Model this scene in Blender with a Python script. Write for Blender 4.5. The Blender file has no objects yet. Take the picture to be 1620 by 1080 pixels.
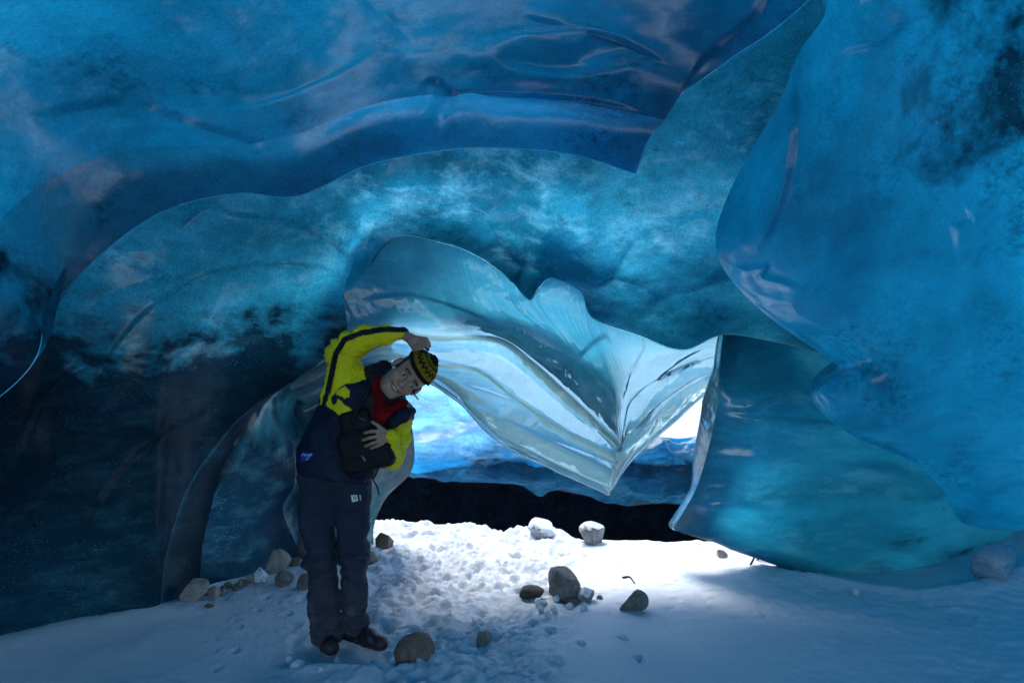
import bpy, bmesh, math, random
import numpy as np
from mathutils import Vector, Matrix

# ------------------------------------------------------------------ camera, sky, sun, exposure
scene = bpy.context.scene
FX = 1080.0; CAMZ = 1.45; HOR = 600.0
cam_d = bpy.data.cameras.new('camera'); cam = bpy.data.objects.new('camera', cam_d)
scene.collection.objects.link(cam); scene.camera = cam
cam.location = (0, 0, CAMZ); cam.rotation_euler = (math.radians(90), 0, 0)
cam_d.sensor_width = 36; cam_d.lens = 24; cam_d.shift_y = (HOR - 540) / 1620
cam_d.clip_start = 0.05; cam_d.clip_end = 500

SUN_EL = math.radians(59); SUN_DIR = Vector((-0.45, 1.0, 0)).normalized()   # towards the sun: beyond the cave
world = bpy.data.worlds.new('World'); scene.world = world; world.use_nodes = True
wn = world.node_tree.nodes; wl = world.node_tree.links
bg = wn['Background']; sky = wn.new('ShaderNodeTexSky'); sky.sky_type = 'NISHITA'; sky.sun_disc = False
sky.sun_elevation = SUN_EL; sky.sun_rotation = math.atan2(SUN_DIR.x, SUN_DIR.y)
wl.new(sky.outputs[0], bg.inputs[0]); bg.inputs[1].default_value = 0.14
sd = bpy.data.lights.new('sun', 'SUN'); sun = bpy.data.objects.new('sun', sd); scene.collection.objects.link(sun)
sd.energy = 1.8; sd.angle = math.radians(26.0); sd.color = (1.0, 0.97, 0.93)
sv = Vector((SUN_DIR.x*math.cos(SUN_EL), SUN_DIR.y*math.cos(SUN_EL), math.sin(SUN_EL)))
sun.rotation_euler = sv.to_track_quat('Z', 'Y').to_euler()

vs = scene.view_settings; vs.view_transform = 'Standard'; vs.look = 'None'; vs.gamma = 1; vs.exposure = 1.6
scene.render.engine = 'CYCLES'
cy = scene.cycles; cy.use_denoising = True; cy.max_bounces = 8; cy.diffuse_bounces = 5; cy.glossy_bounces = 4
cy.transmission_bounces = 6; cy.transparent_max_bounces = 8; cy.sample_clamp_indirect = 6
cy.caustics_reflective = False; cy.caustics_refractive = False

# ------------------------------------------------------------------ helpers
COL = scene.collection
rng = np.random.default_rng(7)
def P(px, py, d):                       # a point seen at photo pixel (px,py) lying d metres ahead
    return np.array([(px - 810) / FX * d, d, CAMZ - (py - HOR) / FX * d])
def pix(p):
    p = np.asarray(p); d = p[..., 1]
    return 810 + p[..., 0] / d * FX, HOR - (p[..., 2] - CAMZ) / d * FX
def smooth(a, b, x):
    t = np.clip((x - a) / (b - a), 0, 1); return t*t*(3 - 2*t)
def _hash(ix, iy, iz, s):
    h = (ix.astype(np.int64)*374761393 + iy.astype(np.int64)*668265263 + iz.astype(np.int64)*2147483647 + s*974711) & 0x7fffffff
    h = (h ^ (h >> 13)) * 1274126177 & 0x7fffffff
    h = (h ^ (h >> 16)) * 2246822519 & 0x7fffffff
    return (h ^ (h >> 11)) / 0x7fffffff
def vnoise(p, s=0):                     # smooth value noise, -1..1
    f = np.floor(p); t = p - f; t = t*t*t*(t*(t*6 - 15) + 10); i = f.astype(np.int64)
    r = 0
    for a in (0, 1):
        for b in (0, 1):
            for c in (0, 1):
                w = (t[..., 0] if a else 1 - t[..., 0])*(t[..., 1] if b else 1 - t[..., 1])*(t[..., 2] if c else 1 - t[..., 2])
                r = r + w*_hash(i[..., 0] + a, i[..., 1] + b, i[..., 2] + c, s)
    return r*2 - 1
def fbm(p, o=4, s=0, g=0.5):
    p = np.asarray(p, float); r = 0; a = 1; t = 0
    for k in range(o):
        r = r + a*vnoise(p, s + k); t += a; a *= g; p = p*2.03 + 17.3
    return r / t
def voro(p, s=0):                       # distance to the nearest cell point
    i = np.floor(p).astype(np.int64); best = np.full(p.shape[:-1], 9.)
    for a in (-1, 0, 1):
        for b in (-1, 0, 1):
            for c in (-1, 0, 1):
                q = [i[..., 0] + a, i[..., 1] + b, i[..., 2] + c]
                d = sum((q[k] + _hash(q[0], q[1], q[2], s + 5*k + 1) - p[..., k])**2 for k in range(3))
                best = np.minimum(best, d)
    return np.sqrt(best)
def cr(ctrl, n, w=None):                # Catmull-Rom through ctrl (k,...,3) -> n samples along axis 0
    c = np.asarray(ctrl, float); k = len(c)
    t = np.linspace(0, k - 1, n); i = np.clip(t.astype(int), 0, k - 2); f = (t - i).reshape((-1,) + (1,)*(c.ndim - 1))
    ext = np.concatenate([[2*c[0] - c[1]], c, [2*c[-1] - c[-2]]])
    p0, p1, p2, p3 = ext[i], ext[i+1], ext[i+2], ext[i+3]
    return 0.5*((2*p1) + (-p0 + p2)*f + (2*p0 - 5*p1 + 4*p2 - p3)*f*f + (-p0 + 3*p1 - 3*p2 + p3)*f**3)
def surf(rows, nu, nv):                 # rows x cols x 3 control points -> nv x nu x 3
    r = np.stack([cr(np.array(r), nu) for r in rows])
    return cr(r, nv)
def normals(g):
    du = np.gradient(g, axis=1); dv = np.gradient(g, axis=0); n = np.cross(du, dv)
    return n / (np.linalg.norm(n, axis=-1, keepdims=True) + 1e-9)
def facing(g, eye=(0.3, 1.0, 1.2)):     # normals turned to the inside of the cave
    n = normals(g); v = np.asarray(eye) - g; s = np.sign((n*v).sum(-1, keepdims=True)); s[s == 0] = 1
    m = np.sign(s.sum()) or 1
    return n*m
def strip(base, offs, n=10):            # carries an edge on along the offset vectors (away from the viewer)
    base = np.asarray(base)
    rows = [base] + [base + np.asarray(o) for o in offs]
    return cr(np.stack(rows), n)
def mesh_from_grids(name, grids, mat, attrs=None, parent=None):
    vs_, fs_, uv_ = [], [], []; off = 0; at = {}
    for gi, item in enumerate(grids):
        g, a = item if isinstance(item, tuple) else (item, {})
        nv, nu = g.shape[:2]
        vs_.append(g.reshape(-1, 3))
        idx = off + np.arange(nv*nu).reshape(nv, nu)
        fs_.append(np.stack([idx[:-1, :-1], idx[:-1, 1:], idx[1:, 1:], idx[1:, :-1]], -1).reshape(-1, 4))
        for k in ('dirt', 'milk_rimlight', 'glow', 'clear'):
            v = a.get(k, 0.0 if k != 'glow' else 1.0)
            at.setdefault(k, []).append(np.broadcast_to(np.asarray(v, float), (nv, nu)).reshape(-1))
        uu, vv = np.meshgrid(np.linspace(0, 1, nu), np.linspace(0, 1, nv))
        uv_.append(np.stack([uu, vv, np.zeros_like(uu)], -1).reshape(-1, 3))
        off += nv*nu
    return make_mesh(name, np.concatenate(vs_), np.concatenate(fs_), mat, parent,
                     {k: np.concatenate(v) for k, v in at.items()}, np.concatenate(uv_))
def make_mesh(name, v, f, mat, parent=None, fattr=None, flow=None, cattr=None, smooth_=True):
    me = bpy.data.meshes.new(name)
    v = np.asarray(v, np.float32); f = np.asarray(f, np.int32); k = f.shape[1]
    me.vertices.add(len(v)); me.vertices.foreach_set('co', v.ravel())
    me.loops.add(f.size); me.loops.foreach_set('vertex_index', f.ravel())
    me.polygons.add(len(f)); me.polygons.foreach_set('loop_start', np.arange(0, f.size, k, dtype=np.int32))
    if smooth_: me.polygons.foreach_set('use_smooth', np.ones(len(f), bool))
    me.update(calc_edges=True)
    for n_, a in (fattr or {}).items():
        me.attributes.new(n_, 'FLOAT', 'POINT').data.foreach_set('value', np.asarray(a, np.float32))
    if flow is not None:
        me.attributes.new('flow', 'FLOAT_VECTOR', 'POINT').data.foreach_set('vector', np.asarray(flow, np.float32).ravel())
    if cattr is not None:
        c4 = np.ones((len(v), 4), np.float32); c4[:, :3] = cattr
        me.attributes.new('dye', 'FLOAT_COLOR', 'POINT').data.foreach_set('color', c4.ravel())
    if mat: me.materials.append(mat)
    o = bpy.data.objects.new(name, me); COL.objects.link(o)
    if parent: o.parent = parent
    return o
def tag(o, label=None, cat=None, group=None, kind=None):
    if label: o['label'] = label
    if cat: o['category'] = cat
    if group: o['group'] = group
    if kind: o['kind'] = kind
    return o

# ------------------------------------------------------------------ materials
class NT:
    def __init__(s, name):
        s.m = bpy.data.materials.new(name); s.m.use_nodes = True; s.t = s.m.node_tree
        s.t.nodes.clear(); s.out = s.n('ShaderNodeOutputMaterial')
    def n(s, typ, **kw):
        o = s.t.nodes.new(typ)
        for k, v in kw.items():
            if k.startswith('i_'):
                key = k[2:]; key = int(key) if key.isdigit() else key.replace('_', ' ')
                s.put(o.inputs[key], v)
            else: setattr(o, k, v)
        return o
    def put(s, sock, v):
        if isinstance(v, bpy.types.NodeSocket): s.t.links.new(v, sock)
        elif isinstance(v, bpy.types.Node): s.t.links.new(v.outputs[0], sock)
        else: sock.default_value = v
    def math(s, op, a, b=0.0, c=0.0, clamp=False):
        o = s.n('ShaderNodeMath', operation=op, use_clamp=clamp); s.put(o.inputs[0], a); s.put(o.inputs[1], b); s.put(o.inputs[2], c); return o.outputs[0]
    def noise(s, vec, scale, detail=4, rough=0.55, dist=0.0):
        o = s.n('ShaderNodeTexNoise'); s.put(o.inputs['Vector'], vec); o.inputs['Scale'].default_value = scale
        o.inputs['Detail'].default_value = detail; o.inputs['Roughness'].default_value = rough; o.inputs['Distortion'].default_value = dist
        return o.outputs[0]
    def mapped(s, vec, scale=(1, 1, 1), rot=(0, 0, 0), loc=(0, 0, 0)):
        o = s.n('ShaderNodeMapping'); s.put(o.inputs[0], vec); o.inputs['Scale'].default_value = scale
        o.inputs['Rotation'].default_value = rot; o.inputs['Location'].default_value = loc; return o.outputs[0]
    def ramp(s, fac, stops, mode='LINEAR'):
        o = s.n('ShaderNodeValToRGB'); s.put(o.inputs[0], fac); r = o.color_ramp; r.interpolation = mode
        while len(r.elements) < len(stops): r.elements.new(0.5)
        for e, (p, c) in zip(r.elements, stops):
            e.position = p; e.color = (c, c, c, 1) if not isinstance(c, tuple) else (*c, 1)
        return o.outputs[0]
    def mix(s, fac, a, b, mode='MIX'):
        o = s.n('ShaderNodeMix', data_type='RGBA', blend_type=mode); s.put(o.inputs['Factor'], fac)
        for k, v in ((6, a), (7, b)):
            s.put(o.inputs[k], (*v, 1) if isinstance(v, tuple) and len(v) == 3 else v)
        return o.outputs[2]
    def attr(s, name): return s.n('ShaderNodeAttribute', attribute_name=name)
    def bump(s, h, strength, dist, normal=None):
        o = s.n('ShaderNodeBump'); o.inputs['Strength'].default_value = strength; o.inputs['Distance'].default_value = dist
        s.put(o.inputs['Height'], h)
        if normal is not None: s.put(o.inputs['Normal'], normal)
        return o.outputs[0]
    def done(s, sh): s.put(s.out.inputs[0], sh); return s.m

def ice_material(name, deep, blue, pale, white, trans, gloss=0.14, streak=(0.9, 0.9, 3.2), rot=(0.0, 0.35, 0.0), tmix=0.62, specks=1.0, grain=1.0, flowbump=0.0, ior=1.4, refr=0.0, rtint=(0.7, 0.93, 1.0), wisp=0.55, dull=(1, 1, 1), relief=0.30):
    t = NT(name); g = t.n('ShaderNodeNewGeometry'); pos = g.outputs['Position']
    # clouds and stretched layers frozen into the ice
    warp = t.noise(pos, 1.3, 3)
    pw = t.n('ShaderNodeVectorMath', operation='ADD'); t.put(pw.inputs[0], pos)
    sc = t.n('ShaderNodeVectorMath', operation='SCALE'); t.put(sc.inputs[0], t.n('ShaderNodeTexNoise', i_Scale=1.4, i_Vector=pos).outputs['Color']); sc.inputs['Scale'].default_value = 0.22
    t.put(pw.inputs[1], sc)
    v1 = t.mapped(pw.outputs[0], streak, rot)
    n1 = t.noise(v1, 1.1, 6, 0.52)
    n2 = t.noise(t.mapped(pw.outputs[0], tuple(2.2*x for x in streak), rot, (3, 7, 1)), 1.3, 6, 0.65)
    n3 = t.noise(pos, 0.7, 3, 0.5)
    base = t.ramp(n1, [(0.22, deep), (0.50, blue), (0.80, pale)])
    dirt = t.attr('dirt').outputs['Fac']; milk_rimlight = t.attr('milk_rimlight').outputs['Fac']; glow = t.attr('glow').outputs['Fac']
    # milky wisps, plus whitened rims that paint bright lip edges
    w = t.math('MULTIPLY', t.ramp(n2, [(0.50, 0.0), (0.72, 1.0)]), t.ramp(n3, [(0.42, 0.0), (0.62, 1.0)]))
    w = t.math('MULTIPLY', w, wisp)
    w = t.math('ADD', w, milk_rimlight, clamp=True)
    base = t.mix(w, base, white)
    if refr:
        base = t.mix(t.attr('clear').outputs['Fac'], t.mix(1.0, base, dull, 'MULTIPLY'), base)
    # bubbles and grit: tiny pale and dark flecks gathered in patches
    vf = t.n('ShaderNodeTexVoronoi', i_Scale=70.0, i_Vector=pw.outputs[0]).outputs['Distance']
    patch = t.ramp(t.noise(v1, 2.3, 4), [(0.54, 0.0), (0.70, 1.0)])
    fl = t.math('MULTIPLY', t.ramp(vf, [(0.07, 1.0), (0.20, 0.0)]), patch)
    base = t.mix(t.math('MULTIPLY', fl, 0.42*specks), base, white)
    nd = t.noise(pos, 24.0, 5, 0.7)
    patch2 = t.ramp(t.noise(t.mapped(pw.outputs[0], streak, rot, (9, 2, 4)), 1.7, 5), [(0.55, 0.0), (0.66, 1.0)])
    dk = t.math('MULTIPLY', t.ramp(nd, [(0.47, 0.0), (0.62, 1.0)]), patch2)
    base = t.mix(t.math('MULTIPLY', dk, 0.75*specks), base, deep)
    # dark, clear, debris-laden basal ice
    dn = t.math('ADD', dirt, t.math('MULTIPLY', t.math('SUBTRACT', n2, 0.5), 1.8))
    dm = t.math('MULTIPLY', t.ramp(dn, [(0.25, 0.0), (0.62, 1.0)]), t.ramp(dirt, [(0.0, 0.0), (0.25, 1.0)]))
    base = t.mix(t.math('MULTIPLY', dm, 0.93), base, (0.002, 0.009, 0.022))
    n4 = t.noise(t.mapped(pw.outputs[0], (1.8, 1.8, 4.2), (0.0, 0.30, 0.0), (5, 1, 8)), 1.5, 7, 0.72)
    dw = t.math('MULTIPLY', t.math('MULTIPLY', t.ramp(n4, [(0.50, 0.0), (0.70, 1.0)]), dm), 0.13)
    base = t.mix(dw, base, (0.13, 0.26, 0.34))
    dsp = t.math('MULTIPLY', t.math('MULTIPLY', t.ramp(vf, [(0.10, 1.0), (0.20, 0.0)]), dm), t.ramp(t.noise(pos, 5.0, 3), [(0.5, 0.0), (0.65, 0.5)]))
    base = t.mix(dsp, base, (0.25, 0.40, 0.48))
    gx_ = t.ramp(t.noise(pos, 75.0, 4, 0.75), [(0.30, 1 - 0.36*min(grain, 1)), (0.70, 1 + 0.32*min(grain, 1))])      # crystal grain
    gx2 = t.ramp(t.noise(v1, 7.0, 5, 0.7), [(0.30, 1 - 0.22*min(grain, 1)), (0.70, 1 + 0.2*min(grain, 1))])
    base = t.mix(1.0, base, t.n('ShaderNodeCombineColor', i_0=gx_, i_1=gx_, i_2=gx_).outputs[0], 'MULTIPLY')
    base = t.mix(1.0, base, t.n('ShaderNodeCombineColor', i_0=gx2, i_1=gx2, i_2=gx2).outputs[0], 'MULTIPLY')
    tc = t.mix(1.0, base, trans, 'MULTIPLY')
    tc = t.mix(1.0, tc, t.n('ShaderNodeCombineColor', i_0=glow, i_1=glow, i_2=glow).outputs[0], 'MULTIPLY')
    # relief
    b = t.noise(pos, 3.0, 3, 0.5); b2 = t.noise(pos, 60.0, 4, 0.7)
    nrm = t.bump(b, relief, 0.10)
    if flowbump:
        fv = t.mapped(t.attr('flow').outputs['Vector'], (9, 1.2, 1))
        nrm = t.bump(t.noise(fv, 3.0, 3, 0.5, 0.6), flowbump, 0.03, nrm)
    nrm = t.bump(b2, 0.10*grain, 0.02, nrm)
    dif = t.n('ShaderNodeBsdfDiffuse', i_Color=base, i_Normal=nrm)
    tr = t.n('ShaderNodeBsdfTranslucent', i_Color=tc, i_Normal=nrm)
    m1 = t.n('ShaderNodeMixShader', i_0=tmix, i_1=dif.outputs[0], i_2=tr.outputs[0])
    if refr:        # clear ice lets what lies behind it show, bent by its folds
        rf = t.n('ShaderNodeBsdfRefraction', i_Color=(*rtint, 1), i_Roughness=0.12, i_IOR=1.3, i_Normal=nrm)
        m1 = t.n('ShaderNodeMixShader', i_0=t.math('MULTIPLY', t.math('MULTIPLY', t.math('SUBTRACT', 1.0, w, clamp=True), refr), t.attr('clear').outputs['Fac']), i_1=m1.outputs[0], i_2=rf.outputs[0])
    gr = t.math('MULTIPLY_ADD', t.noise(pos, 6.0, 4), 0.18, gloss - 0.06)
    gr = t.math('MULTIPLY_ADD', dm, 0.22, gr)
    gl = t.n('ShaderNodeBsdfGlossy', i_Roughness=gr, i_Normal=nrm, i_Color=(0.95, 0.97, 1.0, 1))
    bf = g.outputs['Backfacing']      # a thin sheet: the same air-to-ice Fresnel from either side
    fr = t.n('ShaderNodeFresnel', i_IOR=t.math('MULTIPLY_ADD', bf, 1/ior - ior, ior), i_Normal=nrm)
    m2 = t.n('ShaderNodeMixShader', i_0=t.math('MULTIPLY', fr.outputs[0], t.math('MULTIPLY_ADD', dm, -0.8, 1.0)), i_1=m1.outputs[0], i_2=gl.outputs[0])
    return t.done(m2.outputs[0])

ICE_ROOF = ice_material('roof_ice', (0.008, 0.085, 0.14), (0.018, 0.22, 0.335), (0.040, 0.33, 0.46), (0.30, 0.58, 0.74), (0.5, 1.6, 1.65), gloss=0.10, wisp=0.28, ior=1.45, grain=0.7, relief=0.12, streak=(1.2, 1.2, 2.2))
ICE_VAULT = ice_material('vault_ice', (0.008, 0.075, 0.115), (0.022, 0.165, 0.235), (0.065, 0.28, 0.37), (0.50, 0.66, 0.76), (0.6, 1.3, 1.4), gloss=0.10, streak=(1.2, 1.2, 2.2), relief=0.18, ior=1.5)
ICE_RIGHT = ice_material('blue_ice', (0.008, 0.09, 0.15), (0.020, 0.27, 0.42), (0.035, 0.35, 0.50), (0.22, 0.52, 0.70), (0.45, 1.5, 1.45), gloss=0.15, streak=(1.6, 1.0, 0.8), rot=(0, -0.5, 0), specks=1.0, wisp=0.3, ior=1.5, relief=0.2, grain=0.55)
ICE_DRAPE = ice_material('clear_ice', (0.24, 0.47, 0.55), (0.38, 0.62, 0.69), (0.55, 0.75, 0.80), (0.80, 0.88, 0.93), (0.9, 1.15, 1.15), gloss=0.06, specks=0.15, grain=0.12, flowbump=0.55, tmix=0.6, ior=1.6, refr=0.56, rtint=(0.80, 0.95, 1.0), dull=(0.13, 0.44, 0.56))
ICE_PANEL = ice_material('panel_ice', (0.006, 0.07, 0.11), (0.014, 0.14, 0.21), (0.03, 0.21, 0.29), (0.5, 0.7, 0.82), (0.5, 1.2, 1.3), gloss=0.06, specks=0.25, ior=1.7, wisp=0.12, refr=0.7, grain=0.5)

def snow_material():
    t = NT('snow'); pos = t.n('ShaderNodeNewGeometry').outputs['Position']
    n = t.noise(pos, 2.2, 5); c = t.mix(t.ramp(n, [(0.35, 0.0), (0.7, 1.0)]), (0.74, 0.80, 0.88), (0.86, 0.90, 0.94))
    tr = t.attr('tread').outputs['Fac']
    ic = t.ramp(t.noise(pos, 22.0, 6, 0.7), [(0.46, 0.0), (0.60, 1.0)])
    c = t.mix(t.math('MULTIPLY', t.math('MULTIPLY', ic, tr), 0.45), c, (0.48, 0.60, 0.72))
    nb = t.bump(t.noise(pos, 38.0, 6, 0.75), 0.75, 0.035); nb = t.bump(t.noise(pos, 170.0, 3, 0.7), 0.6, 0.010, nb)
    b = t.n('ShaderNodeBsdfPrincipled', i_Base_Color=c, i_Roughness=0.62, i_Normal=nb); b.inputs['Specular IOR Level'].default_value = 0.35
    return t.done(b.outputs[0])
SNOW = snow_material()
def rock_material(name, a, b_, c_, snowy=0.0, spec=0.4):
    t = NT(name); pos = t.n('ShaderNodeTexCoord').outputs['Object']; g = t.n('ShaderNodeNewGeometry')
    n = t.noise(pos, 9.0, 6, 0.65, 0.5); c = t.ramp(n, [(0.3, a), (0.52, b_), (0.75, c_)])
    c = t.mix(t.ramp(t.noise(pos, 90.0, 3, 0.7), [(0.5, 0.0), (0.66, 0.6)]), c, tuple(0.35*x for x in a))
    if snowy:
        nz = t.n('ShaderNodeSeparateXYZ', i_0=g.outputs['Normal']).outputs[2]
        k = t.math('ADD', nz, t.math('MULTIPLY', t.math('SUBTRACT', t.noise(pos, 14.0, 5), 0.5), 1.2))
        c = t.mix(t.ramp(k, [(1.0 - snowy, 0.0), (1.12 - snowy, 1.0)]), c, (0.84, 0.88, 0.93))
    nb = t.bump(t.noise(pos, 26.0, 7, 0.75), 0.9, 0.03)
    b = t.n('ShaderNodeBsdfPrincipled', i_Base_Color=c, i_Roughness=0.8, i_Normal=nb); b.inputs['Specular IOR Level'].default_value = spec
    return t.done(b.outputs[0])
ROCK_GREY = rock_material('grey_rock', (0.12, 0.11, 0.10), (0.26, 0.24, 0.22), (0.42, 0.40, 0.38))
ROCK_BROWN = rock_material('brown_rock', (0.13, 0.08, 0.055), (0.26, 0.18, 0.13), (0.36, 0.28, 0.22))
ROCK_PALE = rock_material('pale_rock', (0.28, 0.23, 0.19), (0.45, 0.39, 0.34), (0.58, 0.53, 0.48))
ROCK_SNOWY = rock_material('snowy_rock', (0.15, 0.14, 0.14), (0.32, 0.31, 0.32), (0.48, 0.47, 0.48), 0.45)
ROCK_CAP = rock_material('snow_capped_rock', (0.2, 0.19, 0.2), (0.36, 0.35, 0.36), (0.5, 0.5, 0.5), 0.9)
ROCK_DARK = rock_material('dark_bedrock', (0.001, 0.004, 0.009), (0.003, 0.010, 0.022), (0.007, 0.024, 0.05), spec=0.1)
ROCK_DARK2 = rock_material('dark_rock', (0.03, 0.028, 0.03), (0.07, 0.062, 0.06), (0.12, 0.11, 0.11))
# ------------------------------------------------------------------ snow floor
def poly(xs, ys): return lambda x: np.interp(x, xs, ys)
crest_y = poly([-3, -1.34, 0.12, 1.33, 2.1, 2.6, 4.5], [6.9, 6.9, 6.45, 5.9, 5.65, 7.5, 8.5])
def track(px, py, z=0.0):
    d = (CAMZ - z)*FX/(py - HOR); return (px - 810)/FX*d, d
TRACKS = [(*track(x, y), r) for x, y, r in [
    (345, 1058, .05), (338, 1032, .045), (340, 1012, .04), (372, 1030, .05), (376, 992, .05), (374, 980, .045), (420, 945, .05), (412, 937, .05),
    (448, 940, .06), (440, 952, .04), (408, 965, .05), (455, 968, .06), (470, 1005, .09), (462, 990, .09), (468, 1022, .07),
    (480, 945, .06), (845, 992, .08), (870, 1000, .07), (920, 1022, .05), (985, 1010, .05), (1010, 1045, .06), (835, 985, .09), (880, 1052, .07),
    (1300, 958, .05), (1330, 965, .05), (1385, 970, .08), (1210, 968, .06)]]
def floor_h(x, y, detail=True):
    p = np.stack([x, y, np.zeros_like(x)], -1)
    z = 0.03*fbm(p*0.9, 3, 3)
    z = z + 0.10*smooth(2.6, 4.2, x)*smooth(3.0, 5.5, y) + 0.16*smooth(3.2, 4.6, x)*smooth(4.2, 5.6, y)
    # bank in front of the hollow under the right panel
    rim = poly([1.9, 2.3, 2.75, 3.4, 4.2], [5.3, 4.95, 4.62, 4.75, 5.2])(x)
    m = smooth(1.9, 2.4, x)*(1 - smooth(3.9, 4.6, x))
    z = z + m*(0.035*np.exp(-((y - rim)/0.12)**2) - 0.075*smooth(0.0, 0.25, y - rim)*(1 - smooth(0.9, 1.4, y - rim)))
    # mounds on the crest
    for mx, my, r, h in ((1.62, 5.85, 0.24, 0.085), (0.27, 6.42, 0.2, 0.05), (-1.25, 6.75, .35, .06), (1.95, 5.55, .16, .03)):
        z = z + h*np.exp(-(((x - mx)/r)**2 + ((y - my)/(r*0.8))**2))
    z = z + 0.05*smooth(0.9, 0.0, np.abs(y - 1.02*(crest_y(x) - 0.25)))*fbm(p*3, 3, 8)
    drop = y - crest_y(x)
    z = z - 2.2*smooth(0.0, 1.5, drop + 0.10*fbm(p*4, 3, 5))
    # drift against the left wall
    wx = poly([0, 3.2, 3.72, 3.95, 4.2, 4.7, 5.0, 5.7, 7], [-3, -3, -2.79, -2.6, -2.2, -2.1, -1.9, -1.8, -1.7])(y)
    z = z + 0.05*np.exp(-((x - wx)/0.25)**2)*(1 - smooth(4.2, 4.6, y))
    # trodden path
    cx = poly([2.8, 3.4, 4.2, 5.2, 6.9], [-0.25, -0.35, -0.35, -0.35, -0.35])(y); hw = poly([2.8, 3.6, 4.4, 5.4, 6.9], [0.6, 0.62, 0.7, 1.0, 1.2])(y)
    tread = smooth(1.25, 0.55, np.abs(x - cx)/hw)*smooth(1.5, 3, y)
    stand = np.exp(-(((x + 0.93)/0.34)**2 + ((y - 3.68)/0.26)**2)**2)      # trodden flat where the person stands
    z = z*(1 - stand) - 0.035*stand
    if detail:
        n1 = fbm(p*7.0, 4, 11); n2 = fbm(p*19.0, 3, 21); v = voro(p*np.array([5.0, 5.0, 1]), 3)
        z = z + tread*(1 - 0.8*stand)*(0.050*n1 + (0.020 + 0.036*smooth(-0.15, 0.35, fbm(p*2.1, 3, 27)))*n2 + 0.012*fbm(p*41.0, 2, 25) - 0.045*smooth(0.34, 0.12, v)*smooth(-0.1, 0.3, fbm(p*1.3, 2, 31)))
        z = z + 0.006*fbm(p*5, 4, 41) + 0.0085*fbm(p*17, 3, 44)*(0.35 + smooth(0.6, 2.2, x) + 0.6*tread) - 0.012*smooth(0.25, 0.6, fbm(p*11, 3, 47))*smooth(0.0, 0.4, fbm(p*1.1, 2, 48))*(1 - stand)
        for tx, ty, r in TRACKS:
            q = ((x - tx + .02*n2)**2*1.6 + ((y - ty + .03*n1)*0.7)**2)/(r*r*.45); q = q*(1 + 0.9*n1)
            z = z - 0.024*np.exp(-q*1.6)*(1 + .6*n2) + 0.008*np.exp(-((np.sqrt(np.abs(q)) - 1.3)/0.4)**2)*(1 + n1)
        # hollow stamped round the boots, lump of snow in front
        z = z + 0.035*np.exp(-(((x + 0.98)/0.13)**2 + ((y - 3.42)/0.07)**2))*(1 + 0.5*n1)
    return z, tread
def build_floor():
    xs = np.concatenate([np.linspace(-9, -3.2, 16)[:-1], np.arange(-3.2, 4.6, 0.017), np.linspace(4.6, 9, 12)])
    ys = np.concatenate([np.linspace(-14, 2.6, 40)[:-1], np.arange(2.6, 7.4, 0.018), np.linspace(7.4, 14, 40)])
    X, Y = np.meshgrid(xs, ys); Z, T = floor_h(X, Y)
    o = mesh_from_grids('snow_ground', [np.stack([X, Y, Z], -1)], SNOW)
    o.data.attributes.new('tread', 'FLOAT', 'POINT').data.foreach_set('value', T.ravel().astype(np.float32))
    tag(o, 'pale blue snow covering the cave floor with a trodden path', kind='structure')
build_floor()
def floor_at(x, y): return float(floor_h(np.array([x], float), np.array([y], float), False)[0][0])

# ------------------------------------------------------------------ ice: near roof and left side behind the camera
def disp(g, amp=0.03, cell=0.7, fine=0.012, seed=0, edge=None, stretch=(1, 1, 1)):
    n = facing(g); s = np.asarray(stretch)/cell
    q = g + 0.18*np.stack([fbm(g*1.7, 2, seed + 50 + k) for k in range(3)], -1)
    h = amp*(voro(q*s, seed)**2*1.6 - 0.5) + fine*fbm(g*3.3, 3, seed + 9)
    if edge is not None: h = h*edge
    return g + n*h[..., None]
def ends(nv, nu, top=0, bottom=0, left=0, right=0):     # weight falling to 0 at chosen borders
    u = np.linspace(0, 1, nu)[None, :]; v = np.linspace(0, 1, nv)[:, None]; e = np.ones((nv, nu))
    if top: e = e*smooth(0, top, v)
    if bottom: e = e*smooth(0, bottom, 1 - v)
    if left: e = e*smooth(0, left, u)
    if right: e = e*smooth(0, right, 1 - u)
    return e
def rim(edge, back, bead=0.02):        # rounded lip: a small bead, then the face running away
    e = np.asarray(edge); b = [np.asarray(x, float) for x in back]
    bd = b[0]/np.linalg.norm(b[0], axis=-1, keepdims=True)
    return cr(np.stack([e, e + bd*bead + np.array([0, 0, -bead*0.6]), e + bd*bead*3] + [e + x for x in b]), 16)

def seg(x, y, pts):                     # signed distance to a polyline, and how far along it
    best = np.full(x.shape, 1e9); sg = np.zeros(x.shape); al = np.zeros(x.shape); n = len(pts) - 1
    for i in range(n):
        (ax, ay), (bx_, by_) = pts[i], pts[i + 1]; vx, vy = bx_ - ax, by_ - ay
        t = np.clip(((x - ax)*vx + (y - ay)*vy)/(vx*vx + vy*vy), 0, 1); d = np.hypot(x - ax - t*vx, y - ay - t*vy)
        m = d < best; best = np.where(m, d, best); sg = np.where(m, np.sign((x - ax)*vy - (y - ay)*vx), sg); al = np.where(m, (i + t)/n, al)
    return best*sg, al
def crests(g, lines):                   # melt edges: the ice steps out along a line and eases back behind it
    n = facing(g); x, y = pix(g); h = np.zeros(x.shape); ok = g[..., 1] > 0.3
    for pts, amp, w1, w2 in lines:
        c = cr(np.array(pts, float), 24); s_, al = seg(x, y, c)
        f = np.where(s_ > 0, np.exp(-(s_/w1)**2), np.exp(-(s_/w2)**2))*smooth(0, .2, al)*smooth(0, .2, 1 - al)
        h = h + amp*np.where(ok, f, 0)
    return g + n*h[..., None]
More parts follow.
